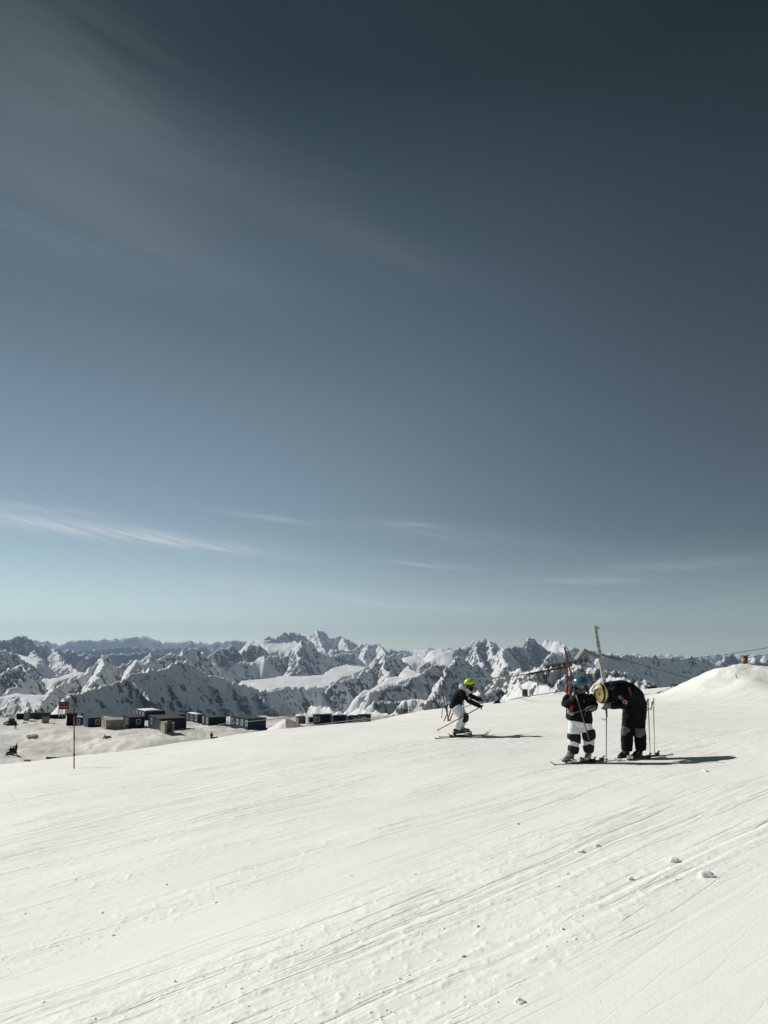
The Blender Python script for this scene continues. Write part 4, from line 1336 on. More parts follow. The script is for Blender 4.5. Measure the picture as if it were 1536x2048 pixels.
def build_bent():
    t = thing('person', B(1266, 1518), 'person all in black bending over, yellow helmet, grey knee patches on the trousers', 'person', 'skiers on the slope')
    hup = Vector((-.93, -.36, .06)); hf = Vector((.02, -.22, -.98))
    hc = B(1206, 1389, -.30)
    bm = bmesh.new()
    head_mesh(bm, hc, hup, hf)
    loft(bm, [B(1206, 1387, -.27), B(1218, 1384, -.2)], [.06, .07], 12)
    loft(bm, [B(1217, 1387, -.2), B(1226, 1387, -.16), B(1243, 1388, -.10), B(1258, 1392, -.06), B(1268, 1408), B(1268, 1428)], [(.06, .09), (.07, .11), (.08, .12), (.09, .12), (.12, .13), (.13, .15)], 16, side=(0, 0, 1))
    loft(bm, [B(1230, 1386, -.28), B(1250, 1407, -.37), B(1216, 1409, -.42)], [.04, .035, .025], 10)
    loft(bm, [B(1226, 1388, -.06), B(1224, 1404, -.05), B(1212, 1410, -.22)], [.04, .035, .025], 10)
    loft(bm, [B(1258, 1430, -.03), B(1255, 1468, -.04), B(1254, 1500)], [.09, .06, .032], 12)
    loft(bm, [B(1279, 1430, .03), B(1279, 1468, .03), B(1281, 1500)], [.09, .06, .032], 12)
    hand(bm, B(1216, 1409, -.43), (-.45, -.1, -.85), (-.5, .5, .2), curl=.8)
    hand(bm, B(1211, 1409, -.22), (-.4, -.3, -.85), (-.5, -.5, .2), curl=.7)
    cloth(obj('body', bm, SKIN, t), .010, 4, 0)
    face_parts(t, hc, hup, hf)
    # helmet, strap, goggles
    bm = bmesh.new()
    dome(bm, hc + hup * .035, hup, hf, (.138, .172, .150), .30, .018, front_cut=.25)
    h = obj('helmet', bm, YELLOW_SHELL, t)
    sd = hf.normalized().cross(hup.normalized()).normalized()
    c0 = hc + hup * .035
    bm = bmesh.new(); n = 40
    ring = []
    for k in range(n):
        a = 2 * PI * k / n
        ring.append([bm.verts.new(c0 + hup * (off) + sd * (.138 * sc + .006) * math.sin(a) + hf * (.172 * sc + .006) * math.cos(a)) for off, sc in ((.012, 1.0), (.050, .935))])
    for k in range(n): bm.faces.new((ring[k][0], ring[k][1], ring[(k + 1) % n][1], ring[(k + 1) % n][0]))
    o = obj('goggle_strap', bm, BLACK_PLASTIC, h); sm = o.modifiers.new('thick', 'SOLIDIFY'); sm.thickness = .008
    bm = bmesh.new(); loft(bm, [hc + hf * .105 - sd * .075 + hup * .012, hc + hf * .135 + hup * .012, hc + hf * .105 + sd * .075 + hup * .012], [.034, .042, .034], 12); cloth(obj('goggles', bm, BLACK_PLASTIC, t), .008, 3, 0)

    def on_shell(a_deg, th_deg):
        a, th = R(a_deg), R(th_deg)
        d = sd * math.sin(th) * math.sin(a) * .134 + hf * math.sin(th) * math.cos(a) * .174 + hup * math.cos(th) * .140
        n_ = (sd * math.sin(th) * math.sin(a) / .134 + hf * math.sin(th) * math.cos(a) / .174 + hup * math.cos(th) / .140).normalized()
        return c0 + d, n_
    tocam = Vector((-.08, -1, .05)).normalized()

    def shell_point(px, py):
        """point of the shell seen near photo position px, py"""
        o_ = Vector((0, 0, 0)); d = P(px, py, 1.0).normalized()
        M = Matrix((sd / .139, hf / .174, hup / .151))
        oo = M @ (o_ - c0); dd = M @ d
        aa, bb, cc = dd.dot(dd), 2 * oo.dot(dd), oo.dot(oo) - 1
        q = bb * bb - 4 * aa * cc
        if q < 0: return None
        p = o_ + d * ((-bb - math.sqrt(q)) / (2 * aa))
        l = M @ (p - c0)
        nn = (sd * l.x / .139 + hf * l.y / .174 + hup * l.z / .151).normalized()
        return p, nn
    for px, py, rx, ry, mm in ((1199, 1390.5, .026, .022, STICK_O), (1189.5, 1392.5, .024, .018, STICK_D), (1190.5, 1386.5, .018, .009, STICK_D), (1194, 1382, .012, .008, STICK_D), (1187, 1394, .010, .012, STICK_D), (1190, 1377, .012, .008, STICK_D)):
        sp = shell_point(px, py - 0.0 + (DZ2 * -1540 / D2))
        if sp:
            bm = bmesh.new(); disc(bm, sp[0], sp[1], rx, .002, 9, ry=ry); obj('sticker', bm, mm, h)
    # jacket
    bm = bmesh.new()
    loft(bm, [B(1269, 1440), B(1269, 1424), B(1270, 1410), B(1266, 1398, -.02), B(1256, 1390, -.06), B(1243, 1387, -.10), B(1230, 1386, -.14), B(1220, 1386, -.18), B(1212, 1387, -.22)],
         [(.215, .16), (.215, .17), (.215, .18), (.215, .19), (.215, .20), (.210, .21), (.190, .21), (.160, .18), (.115, .11)], 22, side=(1, 0, .05), power=2.4)
    loft(bm, [B(1224, 1380, -.34), B(1238, 1394, -.37), B(1252, 1406, -.38), B(1248, 1412, -.40), B(1232, 1413, -.42), B(1219, 1413, -.42)], [.090, .082, .078, .072, .064, .052], 14)
    loft(bm, [B(1224, 1384, -.02), B(1226, 1404, -.04), B(1216, 1410, -.15), B(1209, 1413, -.24)], [.085, .075, .062, .050], 14)
    loft(bm, [B(1217, 1371, -.16), B(1212, 1372, -.2), B(1207, 1378, -.22)], [.06, .055, .04], 12)
    j = cloth(obj('jacket', bm, BLACK_CLOTH, t), .013, 6, .030, .12)

    def patch_on(px, py, dy, r, m_, sq=False, rot=35, name='badge'):
        c = B(px, py, dy); bm = bmesh.new()
        if sq:
            a = R(rot); x_ = Vector((math.cos(a), 0, math.sin(a))); z_ = Vector((-math.sin(a), 0, math.cos(a)))
            box(bm, c, (r[0], .012, r[1]), (x_, Vector((0, 1, 0)), z_))
        else: disc(bm, c, CAMDIR, r, .006)
        return obj(name, bm, m_, j, smooth=False)
    patch_on(1240, 1396, -.462, (.062, .062), PATCH_RED, True, 40)
    q = patch_on(1250, 1406, -.462, .042, PATCH_PALE)
    bm = bmesh.new(); disc(bm, B(1250, 1406, -.470), CAMDIR, .020, .003); obj('badge_emblem', bm, PATCH_RED, j)
    bm = bmesh.new(); disc(bm, B(1240, 1396, -.470), CAMDIR, .014, .003); obj('badge_emblem', bm, PATCH_PALE, j)
    patch_on(1245, 1399.5, -.468, (.07, .008), PATCH_PALE, True, 38, 'reflective_strip')
    patch_on(1260, 1384, -.335, (.030, .135), PATCH_RED2, True, 14, 'red_stripe')
    # trousers
    bm = bmesh.new()
    loft(bm, [B(1268, 1425), B(1268, 1440), B(1268, 1452)], [(.21, .15), (.21, .15), (.20, .14)], 18, side=(1, 0, 0), power=2.5)
    loft(bm, [B(1257, 1440), B(1256, 1456, -.02), B(1254, 1470, -.03), B(1254, 1486), B(1254, 1503)], [.112, .112, .116, .108, .100], 16)
    loft(bm, [B(1279, 1440), B(1279, 1456, .02), B(1280, 1470, .0), B(1281, 1486), B(1281, 1502)], [.112, .112, .114, .106, .100], 16)
    cloth(obj('trousers', bm, DARK_CLOTH, t), .012, 5, .026, .11)
    for pts in ([(1255, 1457), (1253.5, 1462), (1253, 1470), (1256, 1479)], [(1279.5, 1457), (1279.5, 1462), (1279.5, 1469), (1277, 1477)]):
        bm = bmesh.new(); P_ = [B(x, y, -.05) for x, y in pts]
        loft(bm, P_, [(.100, .085), (.104, .090), (.098, .088), (.055, .055)], 18, side=(1, 0, 0))
        cloth(obj('knee_patch', bm, GREY_CLOTH, t), .011, 3, .016, .1)
    boot(t, B(1254, 1502), B(1258, 1516, .03), B(1238, 1519, -.10), BOOT_BLACK)
    boot(t, B(1281, 1501, .04), B(1284, 1515, .08), B(1265, 1518.5, -.06), BOOT_BLACK)
    # gloves gripping the pole
    bm = bmesh.new(); loft(bm, [B(1223, 1412, -.41), B(1215, 1414, -.43)], [.052, .048], 12); ball(bm, B(1213, 1413, -.43), (.046, .04, .055)); hand(bm, B(1216, 1409, -.43), (-.45, -.1, -.85), (-.5, .5, .2), .185, .8, 1.5)
    g = cloth(obj('glove', bm, GLOVE_GREY, t), .006, 1, 0)
    for k in range(3):
        bm = bmesh.new(); loft(bm, [B(1206.5 + k * 2.2, 1412 + k * 2.6, -.485), B(1212.5 + k * 2.0, 1408.5 + k * 3.0, -.49)], .004, 6); obj('glove_stripe', bm, GLOVE_WHITE, g)
    bm = bmesh.new(); hand(bm, B(1211, 1409, -.22), (-.4, -.3, -.85), (-.5, -.5, .2), .18, .7, 1.4); cloth(obj('glove', bm, BLACK_PLASTIC, t), .006, 1, 0)
    return t


bent = build_bent()
a, b = sk(1330, 1515.5, 1229, 1522, D2 - .05, dd=-.25)
ski(a, b, 'ski nearest us under the boots of the bent person in black', SKI_WHITE, 'skis', .52)
a, b = sk(1345, 1514, 1252, 1518.5, D2 + .22, dd=-.1)
ski(a, b, 'ski behind the boots of the bent person, tail reaching past the planted poles', SKI_TOP, 'skis', .55)
pole_t = P(1212.5, 1521.5, D2 - .42); pole_t.z = gz(pole_t.x, pole_t.y) + .0
ski_pole(B(1213, 1421, -.44), pole_t, 'grey ski pole planted between the two people, gloved hand on its grip', POLE_GREY, 'ski poles',
         guard=([B(1214.5, 1427, -.45), B(1214.5, 1434, -.48), B(1212.5, 1440, -.5), B(1208.5, 1442, -.5), B(1203.5, 1438.5, -.5)], [.006, .007, .007, .007, .005], BLACK_PLASTIC))
for (gx, gy, tx, ty, lab, lo) in ((1296.5, 1404, 1300.5, 1516.5, 'pale planted ski pole touching the hip of the bent person', -1), (1307, 1402, 1309.5, 1518, 'pale planted ski pole furthest right, with a white hand guard', 1)):
    foot = P(tx, ty, D2 + .05); foot.z = gz(foot.x, foot.y) - .02
    gp = [B(gx + .5, gy - 3), B(gx - 3.0, gy + 4, -.02), B(gx - 4.0, gy + 12, -.03), B(gx - 3.5, gy + 19, -.03), B(gx + 1.0, gy + 18)] if lo < 0 else [B(gx + .5, gy - 3), B(gx - 2, gy + 6, -.02), B(gx - 4.5, gy + 17, -.03), B(gx - 9.0, gy + 19, -.03)]
    t_ = ski_pole(B(gx, gy), foot, lab, PALE2, 'ski poles', guard=(gp, [.018, .028, .028, .022, .010] if lo < 0 else [.018, .024, .020, .010], PALE2), r=.0105, basket=.03, gm_=PALE2)

# ------------------------------------------------------------------ the skier with the neon helmet
D3 = 19.5
_b = P(925, 1474, D3)
DZ3 = gz(_b.x, _b.y) - _b.z + 0.03


def S(px, py, dy=0.0):
    v = P(px, py, D3 + dy)
    return Vector((v.x, v.y, v.z + DZ3))


def build_skier():
    t = thing('person', S(922, 1475), 'skier gliding to the right in a neon yellow helmet, arms stretched forward', 'person', 'skiers on the slope')
    up, fwd = Vector((.12, -.05, .99)), Vector((.93, -.28, -.2))
    hc = S(938.5, 1373)
    bm = bmesh.new()
    head_mesh(bm, hc, up, fwd)
    loft(bm, [S(935, 1380), S(929, 1387)], [.055, .065], 12)
    loft(bm, [S(929, 1387), S(925, 1391), S(917, 1403), S(911, 1414), S(911, 1422)], [(.14, .09), (.18, .11), (.16, .11), (.16, .12), (.16, .12)], 16, side=(0, 1, 0))
    loft(bm, [S(926, 1390, -.17), S(941, 1407, -.22), S(956, 1414, -.2)], [.045, .035, .025], 10)
    loft(bm, [S(928, 1390, .17), S(946, 1397, .24), S(956, 1402, .24)], [.045, .035, .025], 10)
    loft(bm, [S(911, 1419, -.10), S(925, 1437, -.12), S(914, 1464, -.12)], [.085, .06, .045], 12)
    loft(bm, [S(912, 1419, .10), S(929, 1437, .12), S(919, 1463, .12)], [.085, .06, .045], 12)
    hand(bm, S(956, 1414, -.2), (.85, -.05, -.5), (-.3, 0, -1), curl=.9)
    hand(bm, S(956, 1402, .24), (.85, 0, -.25), (-.3, 0, -1), curl=.9)
    cloth(obj('body', bm, SKIN, t), .011, 4, 0)
    face_parts(t, hc, up, fwd)
    bm = bmesh.new(); dome(bm, hc + up * .035, up, fwd, (.118, .135, .118), .28, .016, front_cut=.42)
    h = obj('helmet', bm, NEON_SHELL, t)
    sd = fwd.cross(up).normalized()
    for s_ in (-1, 1):
        bm = bmesh.new(); ball(bm, hc + sd * s_ * .092 - up * .035 - fwd * .01, (.020, .052, .055), (sd, fwd, up), 12, 8); obj('ear_pad', bm, BLACK_PLASTIC, h)
    for q in (-.05, .0, .05):
        bm = bmesh.new(); ball(bm, hc + sd * -.075 + up * .125 + fwd * q, (.012, .014, .008), (sd, fwd, up), 8, 6); obj('vent', bm, BLACK_PLASTIC, h)
    fn = fwd.normalized()
    bm = bmesh.new(); loft(bm, [hc + fn * .075 - sd * .075 + up * .012, hc + fn * .112 + up * .012, hc + fn * .075 + sd * .075 + up * .012], [.040, .046, .040], 12); cloth(obj('goggles', bm, BLACK_PLASTIC, t), .008, 3, 0)
    bm = bmesh.new(); loft(bm, [hc + fn * .102 - sd * .062 + up * .012, hc + fn * .135 + up * .012, hc + fn * .102 + sd * .062 + up * .012], [(.028, .018), (.034, .022), (.028, .018)], 12, side=(0, 0, 1)); obj('goggle_lens', bm, LENS, t)
    bm = bmesh.new(); loft(bm, [hc + fn * .060 - up * .045, hc + fn * .055 - up * .09, hc + fn * .02 - up * .12], [(.07, .055), (.068, .055), (.07, .06)], 14, side=sd); cloth(obj('face_mask', bm, BLACK_CLOTH, t), .009, 3, .01, .05)
    # white hood and scarf
    bm = bmesh.new()
    loft(bm, [S(934, 1383), S(929, 1386)], [(.10, .10), (.12, .11)], 16, side=(0, 1, 0))
    ball(bm, S(923.5, 1377.5), (.072, .085, .075)); ball(bm, S(926, 1384), (.085, .10, .05)); loft(bm, [S(931, 1383, -.06), S(938, 1388, -.05), S(941, 1389.5)], [.06, .045, .02], 10)
    cloth(obj('scarf', bm, WHITE_FLEECE, t), .010, 3, .025, .05)
    bm = bmesh.new()
    loft(bm, [S(911.5, 1420), S(911, 1414), S(914, 1404), S(919, 1396), S(924.5, 1390), S(929, 1386.5)],
         [(.165, .160), (.165, .155), (.170, .145), (.185, .145), (.175, .125), (.10, .085)], 20, side=(0, 1, 0), power=2.4)
    loft(bm, [S(924, 1391, -.15), S(931, 1398, -.20), S(941, 1407, -.23), S(950, 1412, -.22), S(959, 1416, -.20)], [.082, .076, .066, .058, .050], 14)
    loft(bm, [S(927, 1390, .15), S(937, 1394, .21), S(947, 1398, .25), S(958, 1403, .24)], [.078, .070, .060, .050], 14)
    j = cloth(obj('jacket', bm, BLACK_CLOTH, t), .012, 5, .030, .10)
    bm = bmesh.new(); box(bm, S(935, 1393.5, -.275), (.062, .012, .062), (Vector((.8, 0, -.6)), Vector((0, 1, 0)), Vector((.6, 0, .8)))); obj('badge', bm, PATCH_PALE, j, smooth=False)
    bm = bmesh.new(); disc(bm, S(938.5, 1400.5, -.30), CAMDIR, .036, .006); obj('badge', bm, PATCH_PALE, j, smooth=False)
    bm = bmesh.new(); disc(bm, S(935, 1393.5, -.284), CAMDIR, .016, .003); obj('badge_emblem', bm, PATCH_RED, j)
    bm = bmesh.new(); loft(bm, [S(914, 1407, -.15), S(913.5, 1412, -.16)], .008, 6); obj('zip_pull', bm, POLE_PALE, j)
    bm = bmesh.new(); loft(bm, [S(947, 1402.5, .19), S(953, 1406, .19), S(957, 1408.5, .19)], [.010, .012, .008], 6); obj('glove_trim', bm, GLOVE_WHITE, j)
    bm = bmesh.new()
    loft(bm, [S(911, 1412), S(911, 1420)], [(.16, .135), (.165, .14)], 18, side=(0, 1, 0))
    loft(bm, [S(911, 1418, -.08), S(918, 1428, -.10), S(924.5, 1438, -.12), S(919, 1450, -.12), S(915, 1463, -.12)], [.145, .132, .112, .100, .094], 16)
    loft(bm, [S(912, 1418, .08), S(921, 1428, .10), S(928, 1438, .12), S(923, 1450, .12), S(919, 1462, .12)], [.140, .128, .110, .098, .092], 16)
    cloth(obj('trousers', bm, WHITE_CLOTH, t), .012, 5, .026, .09)
    for dy, o_ in ((-.12, 0), (.12, 3.5)):
        bm = bmesh.new(); loft(bm, [S(926 + o_, 1431.5, dy), S(928 + o_, 1437, dy), S(927 + o_, 1443, dy), S(923 + o_, 1448, dy)], [(.07, .095), (.085, .112), (.082, .108), (.06, .08)], 14, side=(1, 0, 0))
        cloth(obj('knee_pad', bm, PAD_BLACK, t), .010, 2, .012, .1)
        bm = bmesh.new(); loft(bm, [S(922 + o_, 1452, dy), S(920 + o_, 1458, dy), S(919 + o_, 1465, dy)], [.045, .066, .066], 12); cloth(obj('gaiter', bm, PAD_BLACK, t), .010, 2, .012, .1)
    boot(t, S(915, 1461, -.12), S(907, 1472.5, -.13), S(930, 1470.5, -.17), BOOT_BLACK, .072)
    boot(t, S(921, 1460, .12), S(917, 1470.5, .12), S(940, 1467.5, .08), BOOT_GREY, .072)
    for (w, d_) in ((S(956, 1414, -.2), (.85, -.05, -.5)), (S(956, 1402, .24), (.85, 0, -.25))):
        bm = bmesh.new(); hand(bm, w, d_, (-.3, 0, -1), .185, .9, 1.5); ball(bm, Vector(w) + Vector(d_) * .06, (.055, .04, .038))
        cloth(obj('glove', bm, BLACK_PLASTIC, t), .007, 1, 0)
    return t


skier = build_skier()
a, b = sk(869, 1480.5, 977, 1467.5, D3 - .13)
ski(a, b, 'near ski under the skier in the neon helmet', SKI_TOP, 'skis', .46, turn=.09)
a, b = sk(877, 1477, 983, 1465, D3 + .14)
ski(a, b, 'far ski under the skier in the neon helmet, tip turned up', SKI_WHITE, 'skis', .46, turn=.12)
ski_pole(S(963, 1417, -.24), S(872.5, 1466, -.34), 'ski pole trailing behind the skier in the neon helmet', DARKRED, 'ski poles', r=.012, basket=.03)
ski_pole(S(963, 1405, .24), S(905, 1428, .40), 'ski pole in the far hand of the skier in the neon helmet', POLE_GREY, 'ski poles', r=.008, basket=.02)

# ------------------------------------------------------------------ slalom poles stuck in the snow
def planted(px_foot, d, px_top, py_top, label, m, extras=(), r=.016, dtop=0.0, sink=.15):
    foot = on_ground(px_foot, d)
    top = P(px_top, py_top, d + dtop)
    foot = foot - (top - foot).normalized() * sink
    return gate_pole(top, foot, label, m, extras=extras, r=r)


planted(154, 21.0, 148.5, 1416, 'thin dark red slalom pole standing alone at the left', DARKRED, extras=[(.30, .012, .030, BLACK_PLASTIC), (.80, .06, .021, RED_PAINT), (.58, .05, .020, BLACK_PLASTIC)], r=.016)
planted(898, 38.0, 881, 1373, 'red slalom pole leaning left, longest of the crossed ones behind the skier', RED_PAINT, [(.45, .05, .045, BLACK_PLASTIC), (.8, .04, .04, BLACK_PLASTIC)], r=.028)
planted(888, 37.5, 896, 1422, 'short red slalom pole crossing the others near the snow', RED_PAINT, r=.024)
planted(896, 39.0, 892, 1376, 'dark teal slalom pole standing in the crossed bunch', TEAL_PAINT, [(.5, .05, .035, BLACK_PLASTIC)], r=.026)
planted(895.5, 38.5, 913.5, 1375, 'red slalom pole leaning right behind the shoulder of the skier', DARKRED, [(.3, .06, .036, RED_PAINT)], r=.024)
planted(899, 37.5, 906, 1425.5, 'stubby dark red slalom pole leaning right at the foot of the bunch', DARKRED, r=.030)
planted(883.5, 46.0, 885.5, 1411, 'faint teal slalom pole just left of the crossed bunch', TEAL_PAINT, r=.020)
planted(928, 33.0, 927.5, 1407, 'dark slalom pole right behind the thigh of the skier', TEAL_PAINT, r=.020)

# ------------------------------------------------------------------ lift mast, its arm and the ropes
def build_mast():
    d = 60.0
    base = P(1214, 1392, d); base.z = min(base.z, gz(base.x, base.y) - .2)
    top = P(1189.5, 1252, d)
    t = thing('lift_mast', base, 'pale steel lift mast leaning left above the bent person', 'lift mast')
    ax = (top - base).normalized()
    bm = bmesh.new()
    loft(bm, [base, base.lerp(top, .5), top], [(.20, .20), (.19, .19), (.16, .16)], 4, side=(1, 1, 0)); o = obj('mast', bm, STEEL, t, smooth=False)
    for k in range(9):
        c = base.lerp(top, .42 + .06 * k)
        bm = bmesh.new(); disc(bm, c + Vector((0, -.150 - .0 * k, 0)), (0, -1, 0), .035, .03, 10); obj('hole', bm, BLACK_PLASTIC, t)
    bm = bmesh.new(); bar(P(1187, 1252, d), P(1196, 1254, d), .3, .10, bm); bar(P(1193, 1256.5, d - .1), P(1200, 1256, d - .1), .2, .07, bm); bar(P(1194, 1260, d - .1), P(1199, 1256.5, d - .1), .1, .06, bm)
    obj('top_bracket', bm, STEEL, t, smooth=False)
    # arm folded over like a roof, carrying the sheave beams
    a0, a1, a2 = P(1203, 1316, d), P(1168, 1299.5, d - .4), P(1154, 1320, d - .8)
    for q in (0, .55):
        o3 = Vector((0, q, 0))
        obj('arm', bar(a0 + o3, a1 + o3, .16, .18), STEEL_OLIVE, t, smooth=False)
        obj('arm', bar(a1 + o3, a2 + o3, .14, .22), STEEL, t, smooth=False)
    obj('walkway', bar(a1 + Vector((0, .3, -.1)), a2 + Vector((0, .3, -.1)), .6, .05), STEEL_OLIVE, t, smooth=False)
    b0, b1 = P(1176, 1318, d - .8), P(1090, 1332.5, d - 1.6)
    obj('sheave_beam', bar(b0, b1, .22, .17), STEEL_OLIVE, t, smooth=False)
    b2, b3 = P(1138, 1333, d - 1.2), P(1057, 1348, d - 2.0)
    obj('sheave_beam', bar(b2, b3, .14, .12), STEEL_DARK, t, smooth=False)
    obj('hanger', bar(P(1096, 1331, d - 1.5), P(1097, 1353, d - 1.5), .10, .10, up=(0, 1, 0)), STEEL_DARK, t, smooth=False)
    for k in range(8):
        c = b0.lerp(b1, .06 + k * .125) + Vector((0, -.16, -.11))
        bm = bmesh.new(); disc(bm, c, (0, 1, 0), .13, .03, 14); obj('sheave', bm, STEEL_DARK, t, smooth=False)
    for k in range(7):
        c = b2.lerp(b3, .08 + k * .14) + Vector((0, -.13, -.05))
        bm = bmesh.new(); disc(bm, c, (0, 1, 0), .09, .03, 14); obj('sheave', bm, STEEL_DARK, t, smooth=False)
    return t


build_mast()


def rope(pts, r, label, m, sag=0.0, cat='cable', name='lift_cable', group='lift cables', n=14):
    pts = [Vector(p) for p in pts]
    out = []
    for a, b in zip(pts[:-1], pts[1:]):
        for i in range(n):
            t = i / n
            p = a.lerp(b, t); p.z -= sag * 4 * t * (1 - t)
            out.append(p)
    out.append(pts[-1])
    o = obj(name, tube(out, r, 6), m, None, pts[0])
    return tag(o, label, cat, group)


rope([P(1204, 1308, 60), P(1280, 1329, 70), P(1400, 1363, 95)], .038, 'dark lift cable running down to the right from the leaning mast', CABLE)
rope([P(1204, 1311, 60), P(1240, 1321, 64)], .06, 'short thick cable end beside the mast head arm', CABLE)
rope([P(1092, 1332.5, 58.4), P(1040, 1346, 60), P(1000, 1354, 66), P(950, 1358, 75)], .018, 'pale lift cable stretching left from the upper wheel beam', CABLE_PALE)
rope([P(1057, 1348, 58), P(1020, 1353, 60), P(985, 1356, 68)], .035, 'dark lift cable stretching left from the lower wheel beam', CABLE)
rope([P(1376, 1317, 130), P(1450, 1309.5, 110), P(1545, 1294, 90)], .035, 'upper thin cable crossing the sky at the right edge', CABLE)
rope([P(1494, 1316, 46), P(1518, 1312, 43), P(1550, 1307, 40)], .016, 'thin cable leaving the rusty drum to the right edge', CABLE)
rope([P(436, 1449, 150), P(520, 1441, 140), P(640, 1427.5, 128)], .055, 'pale cable slanting up over the middle cabins', CABLE_PALE)
rope([P(610, 1452, 130), P(700, 1441, 120), P(790, 1431, 110)], .045, 'pale cable passing in front of the long right hand row of cabins', CABLE_PALE)
rope([P(662, 1450, 118), P(760, 1437, 105)], .035, 'lower pale cable in front of the right hand row of cabins', CABLE_PALE)
rope([P(958, 1409, 66), P(1006, 1402.5, 68), P(1046, 1394, 70), P(1150, 1379, 74)], .03, 'dark rope along the crest between the skier and the blue helmet', CABLE, name='boundary_rope', cat='rope', group='ropes along the crest')
rope([P(620, 1452, 58), P(760, 1441.5, 60), P(880, 1436, 60)], .012, 'thin rope lying along the snow edge left of the slalom poles', CABLE_PALE, name='boundary_rope', cat='rope', group='ropes along the crest')

# dark tent-like cover and crates by the crest
def build_cover():
    c = P(995, 1408, 64); c.z = gz(c.x, c.y) - .05
    t = thing('covered_load', c, 'small black pointed cover lying on the crest right of the skier', 'covered load')
    bm = bmesh.new()
    v = [bm.verts.new(c + Vector(p)) for p in ((-.38, -.2, 0), (.32, -.22, 0), (.36, .25, 0), (-.34, .25, 0), (.10, -.05, .36), (-.12, .05, .22))]
    for f in ((0, 1, 4), (0, 4, 5), (1, 2, 4), (2, 3, 5), (2, 5, 4), (3, 0, 5), (3, 2, 1, 0)): bm.faces.new([v[i] for i in f])
    obj('tarpaulin', bm, CABIN_BLACK, t, smooth=False)
    bm = bmesh.new(); box(bm, c + Vector((.62, .1, .05)), (.35, .2, .12)); obj('loose_corner', bm, CABIN_BLACK, t, smooth=False)


build_cover()


def crate(px, py0, py1, d, w, m, label, name='crate', legs=False):
    c = P(px, py1, d); h = (py1 - py0) / FPX * d
    t = thing(name, c, label, 'crate')
    bm = bmesh.new(); box(bm, c + Vector((0, 0, h / 2)), (w, w * .8, h)); o = obj('box', bm, m, t, smooth=False)
    bm = bmesh.new(); box(bm, c + Vector((0, 0, h + .03)), (w * 1.1, w * .9, .06)); obj('lid', bm, STEEL, t, smooth=False)
    return t


crate(1050, 1380, 1392, 72, .45, STEEL_DARK, 'small grey box standing behind the crest under the lift beam')


def build_drum():
    c = P(1491, 1325, 46); c.z = gz(c.x, c.y) - .03
    h = .50
    t = thing('cable_drum', c, 'rusty orange drum with a wide lid on top of the snow mound', 'drum')
    bm = bmesh.new(); loft(bm, [c, c + Vector((0, 0, h * .3)), c + Vector((0, 0, h * .9))], [.13, .125, .13], 14); obj('barrel', bm, RUST, t)
    bm = bmesh.new(); box(bm, c + Vector((.03, 0, h * .95)), (.40, .32, .04)); obj('lid', bm, RUST, t, smooth=False)
    bm = bmesh.new(); box(bm, c + Vector((0.0, 0, .02)), (.30, .28, .05)); obj('foot', bm, CABIN_BLACK, t, smooth=False)


build_drum()
pf = P(1474, 1354, 44.5); pf.z = gz(pf.x, pf.y) - .05
o = obj('marker_post', tube([pf, pf + Vector((-.06, 0, .28))], .022, 8), STEEL_DARK, None, pf); tag(o, 'short dark post sticking out of the side of the snow mound', 'post')

